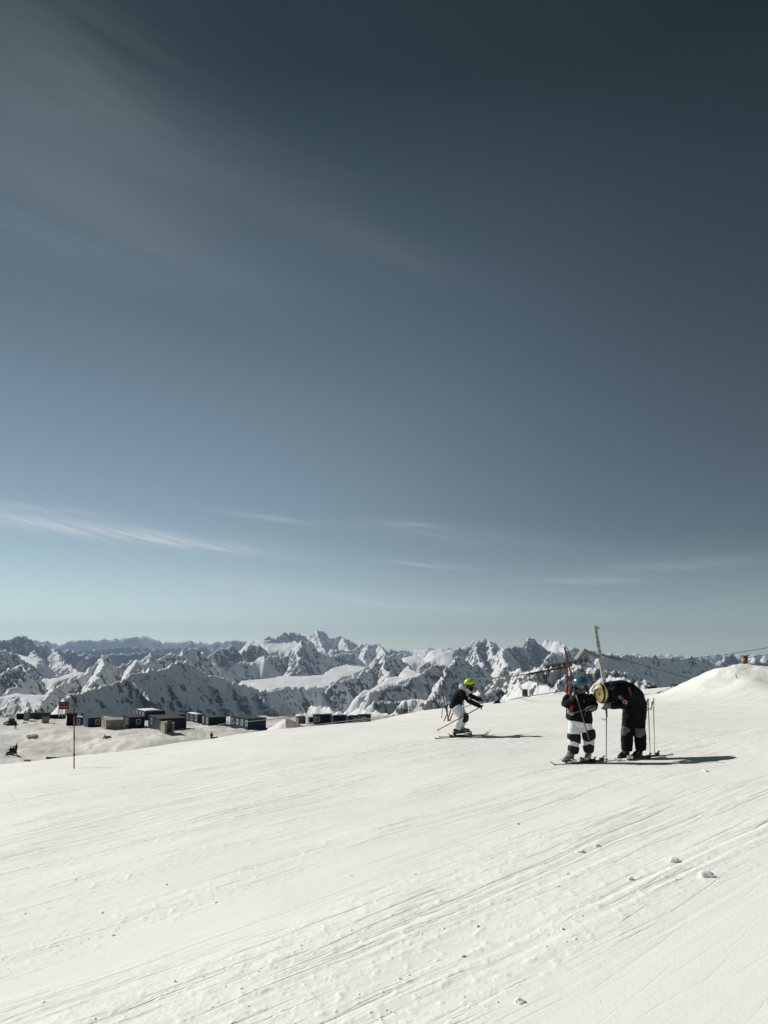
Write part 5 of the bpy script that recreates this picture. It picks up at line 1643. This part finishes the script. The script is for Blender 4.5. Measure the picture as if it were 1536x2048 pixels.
# ------------------------------------------------------------------ cabins on the plateau
def cabin(xl, xc, xr, yt, yb, d, m, label, yaw=25.0, windows=(), end_windows=(), snow=(), cat='cabin', name='cabin', roof=ROOF_GREY, group='cabins on the plateau', door=None, ribs=False, sink=.35):
    """box seen corner on: xl..xc is its end wall, xc..xr its long wall; yaw turns the long wall away"""
    C = P(xc, yb, d)
    H = (yb - yt) / FPX * d
    ca, sa = math.cos(R(yaw)), math.sin(R(yaw))
    dl = Vector((ca, sa, 0)); de = Vector((-sa, ca, 0))
    ur, ul = ray(xr, yb)[0], ray(xl, yb)[0]
    L = (ur * C.y - C.x) / (ca - ur * sa)
    We = (ul * C.y - C.x) / (-sa - ul * ca)
    We = max(0.8, min(We, 9.0))
    t = thing(name, C, label, cat, group)
    z = Vector((0, 0, 1))
    bm = bmesh.new(); box(bm, C + dl * L / 2 + de * We / 2 + z * (H / 2 - sink / 2), (L, We, H + sink), (dl, de, z)); obj('walls', bm, m, t, smooth=False)
    bm = bmesh.new(); box(bm, C + dl * L / 2 + de * We / 2 + z * (H + .05), (L + .24, We + .24, .10), (dl, de, z)); rf = obj('roof', bm, roof, t, smooth=False)
    n_rib = int(L / 1.2)
    for i in range(1, n_rib + 1) if ribs else ():
        p = C + dl * (L * i / (n_rib + 1)) + z * (H / 2)
        bm = bmesh.new(); box(bm, p - de * .02, (.08, .05, H - .1), (dl, de, z)); obj('wall_rib', bm, m, t, smooth=False)
    for pos in ((0, 0), (L, 0), (0, We)):
        bm = bmesh.new(); box(bm, C + dl * pos[0] + de * pos[1] + z * (H / 2), (.12, .12, H), (dl, de, z)); obj('corner_post', bm, m, t, smooth=False)

    def window(p, ax, nrm, w, h):
        bm = bmesh.new()
        for sx in (-1, 1): box(bm, p + ax * sx * w / 2 + nrm * .03, (.14, .08, h + .14), (ax, nrm, z))
        for sz in (-1, 1): box(bm, p + z * sz * h / 2 + nrm * .03, (w - .14, .08, .14), (ax, nrm, z))
        f = obj('window', bm, FRAME_WHITE, t, smooth=False)
        bm = bmesh.new(); box(bm, p + nrm * .015, (w - .10, .03, h - .10), (ax, nrm, z)); obj('pane', bm, GLASS, f, smooth=False)
    for f in windows: window(C + dl * L * f + z * H * .55, dl, -de, .75, .95)
    for f in end_windows: window(C + de * We * f + z * H * .55, de, -dl, .75, .95)
    if door is not None:
        bm = bmesh.new(); box(bm, C + dl * L * door + z * 1.0 - de * .03, (.9, .06, 2.0), (dl, de, z)); obj('door', bm, CABIN_GREEN, t, smooth=False)
    for (f0, f1) in snow:
        bm = bmesh.new(); n = 10; prev = None
        for i in range(n + 1):
            u = i / n
            hh = .18 * (math.sin(PI * min(1, max(0, u))) ** .5) + .02
            p = C + dl * L * (f0 + (f1 - f0) * u) + z * (H + .10)
            wv = We * .42 * (.9 + .08 * math.sin(i * 2.3))
            ring = [bm.verts.new(p + de * (We / 2 + wv * a) + z * (hh * b)) for a, b in ((-1, 0), (-.8, .8), (0, 1), (.8, .8), (1, 0))]
            if prev:
                for k in range(4): bm.faces.new((prev[k], prev[k + 1], ring[k + 1], ring[k]))
                bm.faces.new((prev[0], ring[0], ring[4], prev[4]))
            prev = ring
        obj('roof_snow', bm, SNOW_PACK, rf)
    return t


# far left row of low sheds
cabin(31, 33, 48, 1429, 1440, 186, CABIN_BLACK, 'low black shed at the far left end of the row', 12)
cabin(46, 48, 57, 1427, 1440, 180, CREAM, 'narrow grey green shed beside the black one at the far left', 12)
cabin(55, 58, 99, 1427.5, 1440, 184, CABIN_GREEN, 'long low grey green shed left of the red sign', 10, ribs=True)
cabin(96, 98, 130, 1431, 1440, 188, CABIN_BLACK, 'long low black shed under the red sign', 10)
cabin(82, 84, 97, 1435, 1443, 172, CREAM, 'small dull box in front of the long grey green shed', 14, name='storage_box', cat='storage box')
cabin(129, 133, 152, 1429, 1453, 170, CABIN_BLACK, 'dark irregular shed just left of the first blue cabin', 15)  # building in shade: its darkness is put into the black panel colour
cabin(149, 165, 168, 1437, 1453, 168, CABIN_BLUE, 'first blue cabin from the left, behind the red slalom pole', 62, windows=(), end_windows=(.5,))
cabin(165, 176, 206, 1438, 1454.5, 162, CABIN_BLUE, 'long blue cabin with a white framed window, second from the left', 30, windows=(.62,), end_windows=(.6,))
cabin(202, 212, 246, 1442.5, 1458, 154, CREAM, 'long cream container with a grey stained side between blue cabins', 28, end_windows=(.4,), roof=CREAM, ribs=True, name='container', cat='container')
cabin(245, 258, 288, 1436.5, 1455.5, 156, CABIN_DEEP, 'blue cabin right of the long cream container', 28, end_windows=(.35,), windows=(.6,))
cabin(262.5, 290, 329, 1424.5, 1438, 178, CABIN_DEEP, 'upper blue cabin with snow on its roof and a row of windows', 34, end_windows=(.15, .4, .66, .9), snow=((.05, .95),), sink=3.0)
cabin(329, 340, 372, 1431, 1440, 180, CABIN_DEEP, 'low dark cabin behind the big blue one', 26, sink=3.0)
cabin(289, 320, 371.5, 1439.5, 1459.5, 148, CABIN_DEEP, 'big blue cabin behind the small cream box', 30, end_windows=(.72,), windows=(.3,))
cabin(320, 329.5, 347.5, 1448, 1465.5, 140, CREAM, 'small cream box standing in front of the big blue cabin', 30, roof=CREAM, door=.5, name='container', cat='container', sink=.3)
cabin(371, 396, 409, 1431.5, 1445, 172, CABIN_BLUE, 'blue cabin with a long snowy roof right of the big one', 34, end_windows=(.15, .5, .85), snow=((0, .95),))
cabin(404, 418, 451, 1436.5, 1450, 158, CABIN_DEEP, 'blue cabin with two white framed windows on its left end', 30, end_windows=(.25, .85))
cabin(461, 496, 531, 1439.5, 1457.5, 150, CABIN_BLUE, 'lone blue cabin with four pale windows, middle of the view', 36, end_windows=(.08, .34, .6, .9), name='cabin')
cabin(592, 597, 610.5, 1435, 1446, 175, STEEL_OLIVE, 'tiny grey hut behind the snow pile', 20, name='hut', cat='hut')
cabin(617, 620, 630, 1437, 1447, 178, CABIN_BLACK, 'small black box at the left end of the right hand row', 15, name='storage_box', cat='storage box')
cabin(626, 631, 668, 1431.5, 1449, 172, CABIN_DEEP, 'first blue cabin of the right hand row', 18, windows=(.12,), snow=((.2, 1.0),))
cabin(662, 667, 698, 1433, 1450, 168, CABIN_DEEP, 'second blue cabin of the right hand row, snow on its roof', 18, snow=((.0, .9),))
cabin(692, 697, 722, 1434, 1451, 165, CABIN_BLUE, 'third blue cabin of the right hand row', 24, snow=((.0, .6),), windows=(.5,))
cabin(716, 721, 741, 1431.5, 1450, 160, CABIN_DEEP, 'last blue cabin of the right hand row, cut by the snow crest', 24, windows=(.3,))
cabin(1343, 1347, 1367, 1371, 1380, 150, STEEL_OLIVE, 'small olive hut peeping over the crest left of the snow mound', 15, name='hut', cat='hut', sink=2.5, group='huts')
cabin(1298, 1301, 1313, 1374, 1382, 140, CABIN_BLACK, 'tiny dark hut just above the crest right of the bent back', 15, name='hut', cat='hut', sink=2.5, group='huts')


def build_sign():
    d = 176.0
    t = thing('sign_board', P(127, 1432, d), 'faded red sign board with white lettering on lattice legs', 'sign')
    c = P(127.5, 1411, d)
    w = 19.5 / FPX * d; h = 14.5 / FPX * d
    bm = bmesh.new(); box(bm, c, (w, .12, h)); obj('board', bm, SIGN_RED, t, smooth=False)
    for x in (118, 125, 131, 136.5):
        obj('leg', bar(P(x, 1434, d + .12), P(x, 1401 + (x % 3), d + .12), .13, .13, up=(0, 1, 0)), STEEL, t, smooth=False)
    for a_, b_ in (((118, 1434), (125, 1418)), ((125, 1434), (118, 1418)), ((131, 1434), (136.5, 1418)), ((118, 1405), (136.5, 1402))):
        obj('brace', bar(P(*a_, d + .3), P(*b_, d + .3), .08, .08, up=(0, 1, 0)), STEEL, t, smooth=False)
    # two lines of worn white letters, the upper line almost gone
    rs = random.Random(3)
    x = 120.0
    while x < 135:
        wl_ = rs.uniform(1.0, 1.5)
        bm = bmesh.new(); y0 = 1413.5
        bar(P(x, y0 - 1.4, d - .08), P(x, y0 + 1.4, d - .08), .02, .05, bm, up=(0, 1, 0))
        bar(P(x, y0 + (1.2 if rs.random() < .5 else -1.2), d - .08), P(x + wl_ * .7, y0 + rs.uniform(-.5, .5), d - .08), .05, .05, bm, up=(0, 1, 0))
        if rs.random() < .6: bar(P(x + wl_ * .7, y0 - 1.2, d - .08), P(x + wl_ * .7, y0 + 1.2, d - .08), .02, .05, bm, up=(0, 1, 0))
        obj('letter', bm, SIGN_WHITE, t, smooth=False)
        x += wl_ + .7
    bm = bmesh.new(); disc(bm, P(127, 1406.5, d - .07), (0, -1, 0), .42, .02, 16, up=(1, 0, 0), ry=.22); obj('emblem', bm, mat('worn_pink_print', (0.33, 0.10, 0.09), .7, .2), t)


build_sign()


def snowmobile(px, py, d, length, flip, label, riders=0):
    c = P(px, py, d); c.z = gz(c.x, c.y)
    t = thing('snowmobile', c, label, 'snowmobile', 'snowmobiles on the plateau')
    f = -1 if flip else 1
    L = length

    def q(x, y, z): return c + Vector((f * x * L, y, z * L))
    bm = bmesh.new(); loft(bm, [q(-.5, 0, .10), q(-.3, 0, .16), q(0, 0, .17), q(.25, 0, .20), q(.42, 0, .14)], [(.02, .12), (.06 * L, .2), (.07 * L, .22), (.09 * L, .25), (.04 * L, .2)], 10, side=(0, 0, 1)); obj('body', bm, MACHINE, t)
    bm = bmesh.new(); loft(bm, [q(-.42, 0, .22), q(-.15, 0, .25), q(.08, 0, .23)], [(.03 * L, .12), (.035 * L, .14), (.03 * L, .12)], 10, side=(0, 0, 1)); obj('seat', bm, CABIN_BLACK, t)
    bm = bmesh.new(); loft(bm, [q(-.46, 0, .05), q(-.1, 0, .04), q(.15, 0, .05)], [(.05 * L, .2)] * 3, 10, side=(0, 0, 1)); obj('track', bm, BLACK_PLASTIC, t)
    for s_ in (-1, 1):
        bm = bmesh.new(); bar(q(.18, s_ * .42, .02), q(.5, s_ * .42, .03), .14, .03, bm); bar(q(.34, s_ * .42, .03), q(.28, s_ * .2, .15), .04, .04, bm); obj('ski', bm, BLACK_PLASTIC, t, smooth=False)
    bm = bmesh.new(); bar(q(.16, -.3, .36), q(.16, .3, .36), .04, .04, bm, up=(0, 0, 1)); bar(q(.22, 0, .25), q(.16, 0, .36), .05, .05, bm); obj('handlebar', bm, BLACK_PLASTIC, t, smooth=False)
    bm = bmesh.new(); box(bm, q(.25, 0, .34), (.03, .4, .12 * L), (Vector((f * .8, 0, -.6)), Vector((0, 1, 0)), Vector((f * .6, 0, .8)))); obj('windscreen', bm, GLASS, t, smooth=False)
    return t


def little_person(px, py, d, label, seated=False, h=1.72, m=CABIN_BLACK, lift=0.0, group='people on the plateau'):
    c = P(px, py, d); c.z = gz(c.x, c.y) + lift
    t = thing('person', c, label, 'person', group)

    def q(x, y, z): return c + Vector((x, y, z))
    bm = bmesh.new()
    s0 = .45 if seated else .0
    if seated:
        hip = .45
        for s_ in (-1, 1): loft(bm, [q(0, s_ * .12, .45), q(.38, s_ * .16, .48), q(.34, s_ * .17, .08)], [.09, .07, .05], 8)
    else:
        hip = h * .52
        for s_ in (-1, 1): loft(bm, [q(s_ * .10, 0, hip), q(s_ * .11, 0, hip * .5), q(s_ * .12, 0, .03), q(s_ * .12, -.12, .03)], [.10, .075, .055, .045], 8)
    sh = hip + .55
    loft(bm, [q(0, 0, hip - .05), q(.0, 0, hip + .15), q(.02, 0, sh - .1), q(.02, 0, sh + .03)], [(.17, .13), (.16, .12), (.20, .13), (.08, .08)], 10, side=(1, 0, 0))
    for s_ in (-1, 1): loft(bm, [q(s_ * .19, 0, sh - .05), q(s_ * .25, -.02, sh - .32), q(s_ * .2, -.16, sh - .52)], [.06, .05, .04], 8)
    ball(bm, q(.03, -.02, sh + .17), (.10, .11, .125), None, 10, 8)
    ball(bm, q(.03, -.13, sh + .16), (.02, .02, .025), None, 6, 4)
    cloth(obj('body', bm, m, t), .03, 2, 0)
    bm = bmesh.new(); dome(bm, q(.03, -.02, sh + .19), (0, 0, 1), (0, -1, 0), (.125, .135, .13), .1, .02, 14, 6); obj('hat', bm, BLACK_PLASTIC, t)
    return t


snowmobile(24, 1497, 128, 2.0, False, 'snowmobile carrying two riders at the left edge')
little_person(21.5, 1496.5, 128.3, 'rider at the back of the snowmobile at the left edge', True, lift=.1)
little_person(26.5, 1496.5, 128.3, 'front rider of the snowmobile at the left edge', True, lift=.1)
little_person(32, 1497, 128, 'person standing right beside the snowmobile at the left edge')
snowmobile(214, 1472.5, 140, 1.7, True, 'parked snowmobile below the long cream container')
snowmobile(50.5, 1447, 170, 1.3, True, 'small dark snowmobile near the far left sheds')
snowmobile(431, 1466, 138, 1.2, False, 'snowmobile beside the standing person in the middle of the plateau')
little_person(423, 1474, 136, 'person standing beside the snowmobile in the middle of the plateau')
little_person(31, 1453.5, 160, 'person standing in front of the tracked machine at the far left')


def build_groomer():
    d = 170; c = P(22, 1448, d); c.z = gz(c.x, c.y)
    t = thing('tracked_machine', c, 'rusty dark tracked machine parked at the far left', 'snow groomer')

    def q(x, y, z): return c + Vector((x, y, z))
    for s_ in (-1, 1):
        bm = bmesh.new(); loft(bm, [q(-.9, s_ * .7, .25), q(-.7, s_ * .7, .28), q(.7, s_ * .7, .28), q(.9, s_ * .7, .25)], [(.14, .2), (.26, .25), (.26, .25), (.14, .2)], 10, side=(0, 0, 1)); obj('track', bm, BLACK_PLASTIC, t)
    bm = bmesh.new(); box(bm, q(0, 0, .65), (1.7, 1.1, .4)); obj('chassis', bm, MACHINE, t, smooth=False)
    bm = bmesh.new(); box(bm, q(.1, 0, 1.15), (.9, 1.0, .6)); cb = obj('cab', bm, mat('rusty_brown_cab', (0.09, 0.06, 0.05), .7, .3, vary=.3, scale=3), t, smooth=False)
    bm = bmesh.new(); box(bm, q(.1, -.52, 1.2), (.7, .03, .35)); obj('window', bm, GLASS, cb, smooth=False)
    bm = bmesh.new(); box(bm, q(-1.15, 0, .4), (.08, 1.8, .5)); obj('blade', bm, STEEL_DARK, t, smooth=False)


build_groomer()


def mound_thing(px, py, d, size, m, label, cat, name, seed, wob=.35):
    c = P(px, py, d); c.z = gz(c.x, c.y) - size[2] * .15
    bm = bmesh.new(); bmesh.ops.create_icosphere(bm, subdivisions=4, radius=1.0)
    rs = np.random.RandomState(seed); of = rs.rand(2) * 50
    for v in bm.verts:
        p = v.co
        n = float(fbm(np.array([p.x * 1.6 + of[0] + p.z]), np.array([p.y * 1.6 + of[1] + p.z * .7]), 4, 3)[0])
        f = 1 + wob * n
        v.co = Vector((p.x * size[0] * f, p.y * size[1] * f, max(p.z, -.3) * size[2] * f)) + c
    o = obj(name, bm, m, None, c)
    return tag(o, label, cat)


mound_thing(66, 1463, 150, (1.1, .8, .45), SNOW_DIRTY, 'flattened heap of dirty grey snow on the left of the plateau', 'snow heap', 'snow_heap', 4)
mound_thing(56, 1490, 122, (.6, .4, .35), SNOW_DIRTY, 'small dirty snow lump right of the snowmobile riders', 'snow heap', 'snow_heap', 6)


# the big ploughed pile with netting on its right flank
def build_pile():
    d = 148
    c = P(580, 1462, d)
    t = thing('snow_pile', c, 'steep white snow pile with pinkish netting on its right flank', 'snow pile')
    X0, X1 = P(535, 1462, d).x, P(640, 1462, d).x
    nx, ny = 60, 30
    xs = np.linspace(X0, X1, nx); ys = np.linspace(-4.5, 5.5, ny)
    X, Y = np.meshgrid(xs, ys)
    pxs = X / d * FPX + 768
    H = np.interp(pxs, [535, 548, 562, 572, 580, 592, 604, 620, 640], [-.2, .5, 1.3, 1.9, 2.1, 1.7, 1.1, .3, -.3])
    Z = c.z + .1 + H * np.exp(-(Y / 3.2) ** 2) + .18 * fbm(X * .7, Y * .7, 4, 7) - .6 * (np.abs(Y) > 4.2)
    o = grid_mesh('pile', X - c.x, Y, Z - c.z, SNOW_PACK); o.parent = t
    # netting laid over the flank: thin strands both ways
    def zz(x, y): return float(c.z + .16 + np.interp(x / d * FPX + 768, [535, 548, 562, 572, 580, 592, 604, 620, 640], [-.2, .5, 1.3, 1.9, 2.1, 1.7, 1.1, .3, -.3]) * math.exp(-(y / 3.2) ** 2))
    bm = bmesh.new(); prev = None
    for i in range(17):
        u = i / 16; row = []
        for jn in range(9):
            v = jn / 8
            px = 577 + u * 30 + v * 6; y = -.4 - v * 2.9
            x = (px - 768) / FPX * d
            row.append(bm.verts.new(Vector((x, d + y, zz(x, y) + .05))))
        if prev:
            for k in range(8): bm.faces.new((prev[k], prev[k + 1], row[k + 1], row[k]))
        prev = row
    o = obj('netting', bm, NET_PINK, t, smooth=False)
    m_ = o.modifiers.new('mesh', 'WIREFRAME'); m_.thickness = .13; m_.use_replace = True


build_pile()

# low dark strip at the foot of the slope, and a fence of small sticks
def build_strip():
    pts = [(92, 1517, 62), (105, 1517.5, 62), (122, 1516.5, 61), (140, 1514.5, 60), (151, 1512, 59)]
    t = thing('dark_strip', P(120, 1518, 61), 'low dark strip lying on the snow left of the slalom pole', 'sheeting')
    bm = bmesh.new(); prev = None
    hs = [3.4, 3.2, 2.4, 1.6, .6]
    for (px, py, d), h in zip(pts, hs):
        b = P(px, py + 1.2, d); tz = P(px, py - h + .6, d)
        b.z = gz(b.x, b.y) - .05 if abs(gz(b.x, b.y) - b.z) < .5 else b.z
        ring = [bm.verts.new(v) for v in (b, tz, tz + Vector((0, .25, 0)), b + Vector((0, .35, 0)))]
        if prev:
            for k in range(4): bm.faces.new((prev[k], prev[(k + 1) % 4], ring[(k + 1) % 4], ring[k]))
        else: bm.faces.new(ring)
        prev = ring
    bm.faces.new(prev[::-1])
    obj('strip_body', bm, CABIN_BLACK, t, smooth=False)
    obj('edge_rope', tube([P(x, y - h + .4, d - .05) for (x, y, d), h in zip(pts, hs)], .03, 6), STEEL_DARK, t)


build_strip()
for (px, py, d, h, lab) in ((392.5, 1469, 138, 1.1, 'thin marker stick left of the person in the middle of the plateau'), (409, 1467, 139, .7, 'shorter marker stick beside the dirty bank near the person')):
    c = P(px, py, d); c.z = gz(c.x, c.y)
    o = obj('marker_stick', tube([c, c + Vector((0, 0, h))], .04, 6), STEEL, None, c); tag(o, lab, 'marker stick', 'marker sticks')

# ------------------------------------------------------------------ snow clumps on the slope
def clump_bm(size, seed, sub=2):
    bm = bmesh.new(); bmesh.ops.create_icosphere(bm, subdivisions=sub, radius=1.0)
    rs = np.random.RandomState(seed)
    dirs = rs.normal(size=(6, 3))
    for v in bm.verts:
        p = v.co.copy()
        f = 1.0
        for dd in dirs:
            dn = Vector(dd).normalized(); q = p.dot(dn)
            if q > .62: f *= (1 - (q - .62) * 1.1)
        f *= 1 + .10 * math.sin(p.x * 7 + seed) * math.cos(p.y * 6 + p.z * 5)
        v.co = Vector((p.x * size[0], p.y * size[1], p.z * size[2])) * f
    return bm


big = [(1413, 1760, .20, 'largest snow clump, near the right edge below the ski tracks'), (1348, 1731, .15, 'snow clump above left of the largest one, beside the tracks'), (1160, 1712, .13, 'snow clump alone in the middle of the right hand slope'),
       (1195, 1695, .085, 'smaller snow clump up right of the lone middle one'), (1262, 1770, .09, 'rounded snow clump left of the largest one'), (1040, 2020, .10, 'grey snow clump at the bottom edge, right of centre'),
       (1351, 1766, .06, 'little snow clump between the rounded and the largest ones'), (927, 1920, .06, 'dark sided snow clump low in the middle foreground'), (1125, 1868, .055, 'snow clump at the end of the scuffed patch in the foreground'),
       (956, 1856, .05, 'snow clump on the track edge in the middle foreground'), (484, 1980, .05, 'snow clump low in the left half, beside a ski track'), (350, 1968, .045, 'small snow clump at the lower left near a track'),
       (1410, 1545, .16, 'flat scuffed snow clump right of the planted poles'), (1036, 1650, .07, 'small snow clump below the person in the blue helmet'), (799, 1965, .05, 'snow clump just left of the bottom centre'), (205, 1830, .05, 'snow clump in the lower left field')]
for i, (px, py, sz, lab) in enumerate(big):
    a_, b_ = ray(px, py)
    lo, hi = 2.0, 60.0
    f = lambda y: gz(a_ * y, y) - b_ * y
    ys = np.linspace(2, 60, 400); val = ground(a_ * ys, ys) - b_ * ys
    k = np.argmax(val > 0) if (val > 0).any() else 0
    y = ys[k]
    c = Vector((a_ * y, y, gz(a_ * y, y)))
    sz *= .58
    bm = clump_bm((sz * .62, sz * .5, sz * .36), i + 3, 3)
    bmesh.ops.translate(bm, verts=bm.verts, vec=c + Vector((0, 0, sz * .08)))
    o = obj('snow_clump', bm, SNOW_CLUMP, None, c); tag(o, lab, 'snow clump', 'larger snow clumps')


def build_crumbs():
    rs = np.random.RandomState(19)
    protos = []
    for i in range(5):
        bm = clump_bm((1, .85, .62), i + 40, 1)
        protos.append((np.array([v.co[:] for v in bm.verts]), np.array([[v.index for v in f.verts] for f in bm.faces]))); bm.free()
    ang = R(47.5)
    V, F = [], []; n0 = 0
    cand = 15000
    th = R(1) * rs.uniform(-31, 31, cand)
    r = np.exp(rs.uniform(math.log(3.6), math.log(38), cand))
    X = r * np.sin(th); Y = r * np.cos(th)
    Sx = X * math.sin(ang) + Y * math.cos(ang); Q = X * math.cos(ang) - Y * math.sin(ang)
    dens = np.clip(fbm(Sx / 9.0, Q / 1.1, 4, 41) * 2.2 - .25, 0, 1) * np.clip(fbm(X / 1.2, Y / 1.2, 3, 91) * 2 + .45, 0, 1)
    keep = rs.rand(cand) < dens * .6 * (.15 + .85 * (Q < -1.9)) + .008
    X, Y, r = X[keep], Y[keep], r[keep]
    Zg = ground(X, Y)
    for x, y, z, rr in zip(X, Y, Zg, r):
        s_ = min(.020, .0045 * math.exp(rs.exponential(.5))) * (1 + rr * .012)
        pv, pf = protos[rs.randint(5)]
        a = rs.uniform(0, 6.28); ca, sa = math.cos(a), math.sin(a)
        v = pv * s_
        V.append(np.stack([v[:, 0] * ca - v[:, 1] * sa + x, v[:, 0] * sa + v[:, 1] * ca + y, v[:, 2] * .8 + z + s_ * .05], 1))
        F.append(pf + n0); n0 += len(pv)
    V = np.concatenate(V); F = np.concatenate(F)
    me = bpy.data.meshes.new('snow_crumbs')
    me.from_pydata(V.tolist(), [], F.tolist())
    me.materials.append(SNOW_CLUMP)
    o = bpy.data.objects.new('snow_crumbs', me); COL.objects.link(o)
    tag(o, 'loose crumbs of broken snow crust scattered along the ski tracks', None, kind='stuff')
    print('crumbs', len(X))


build_crumbs()
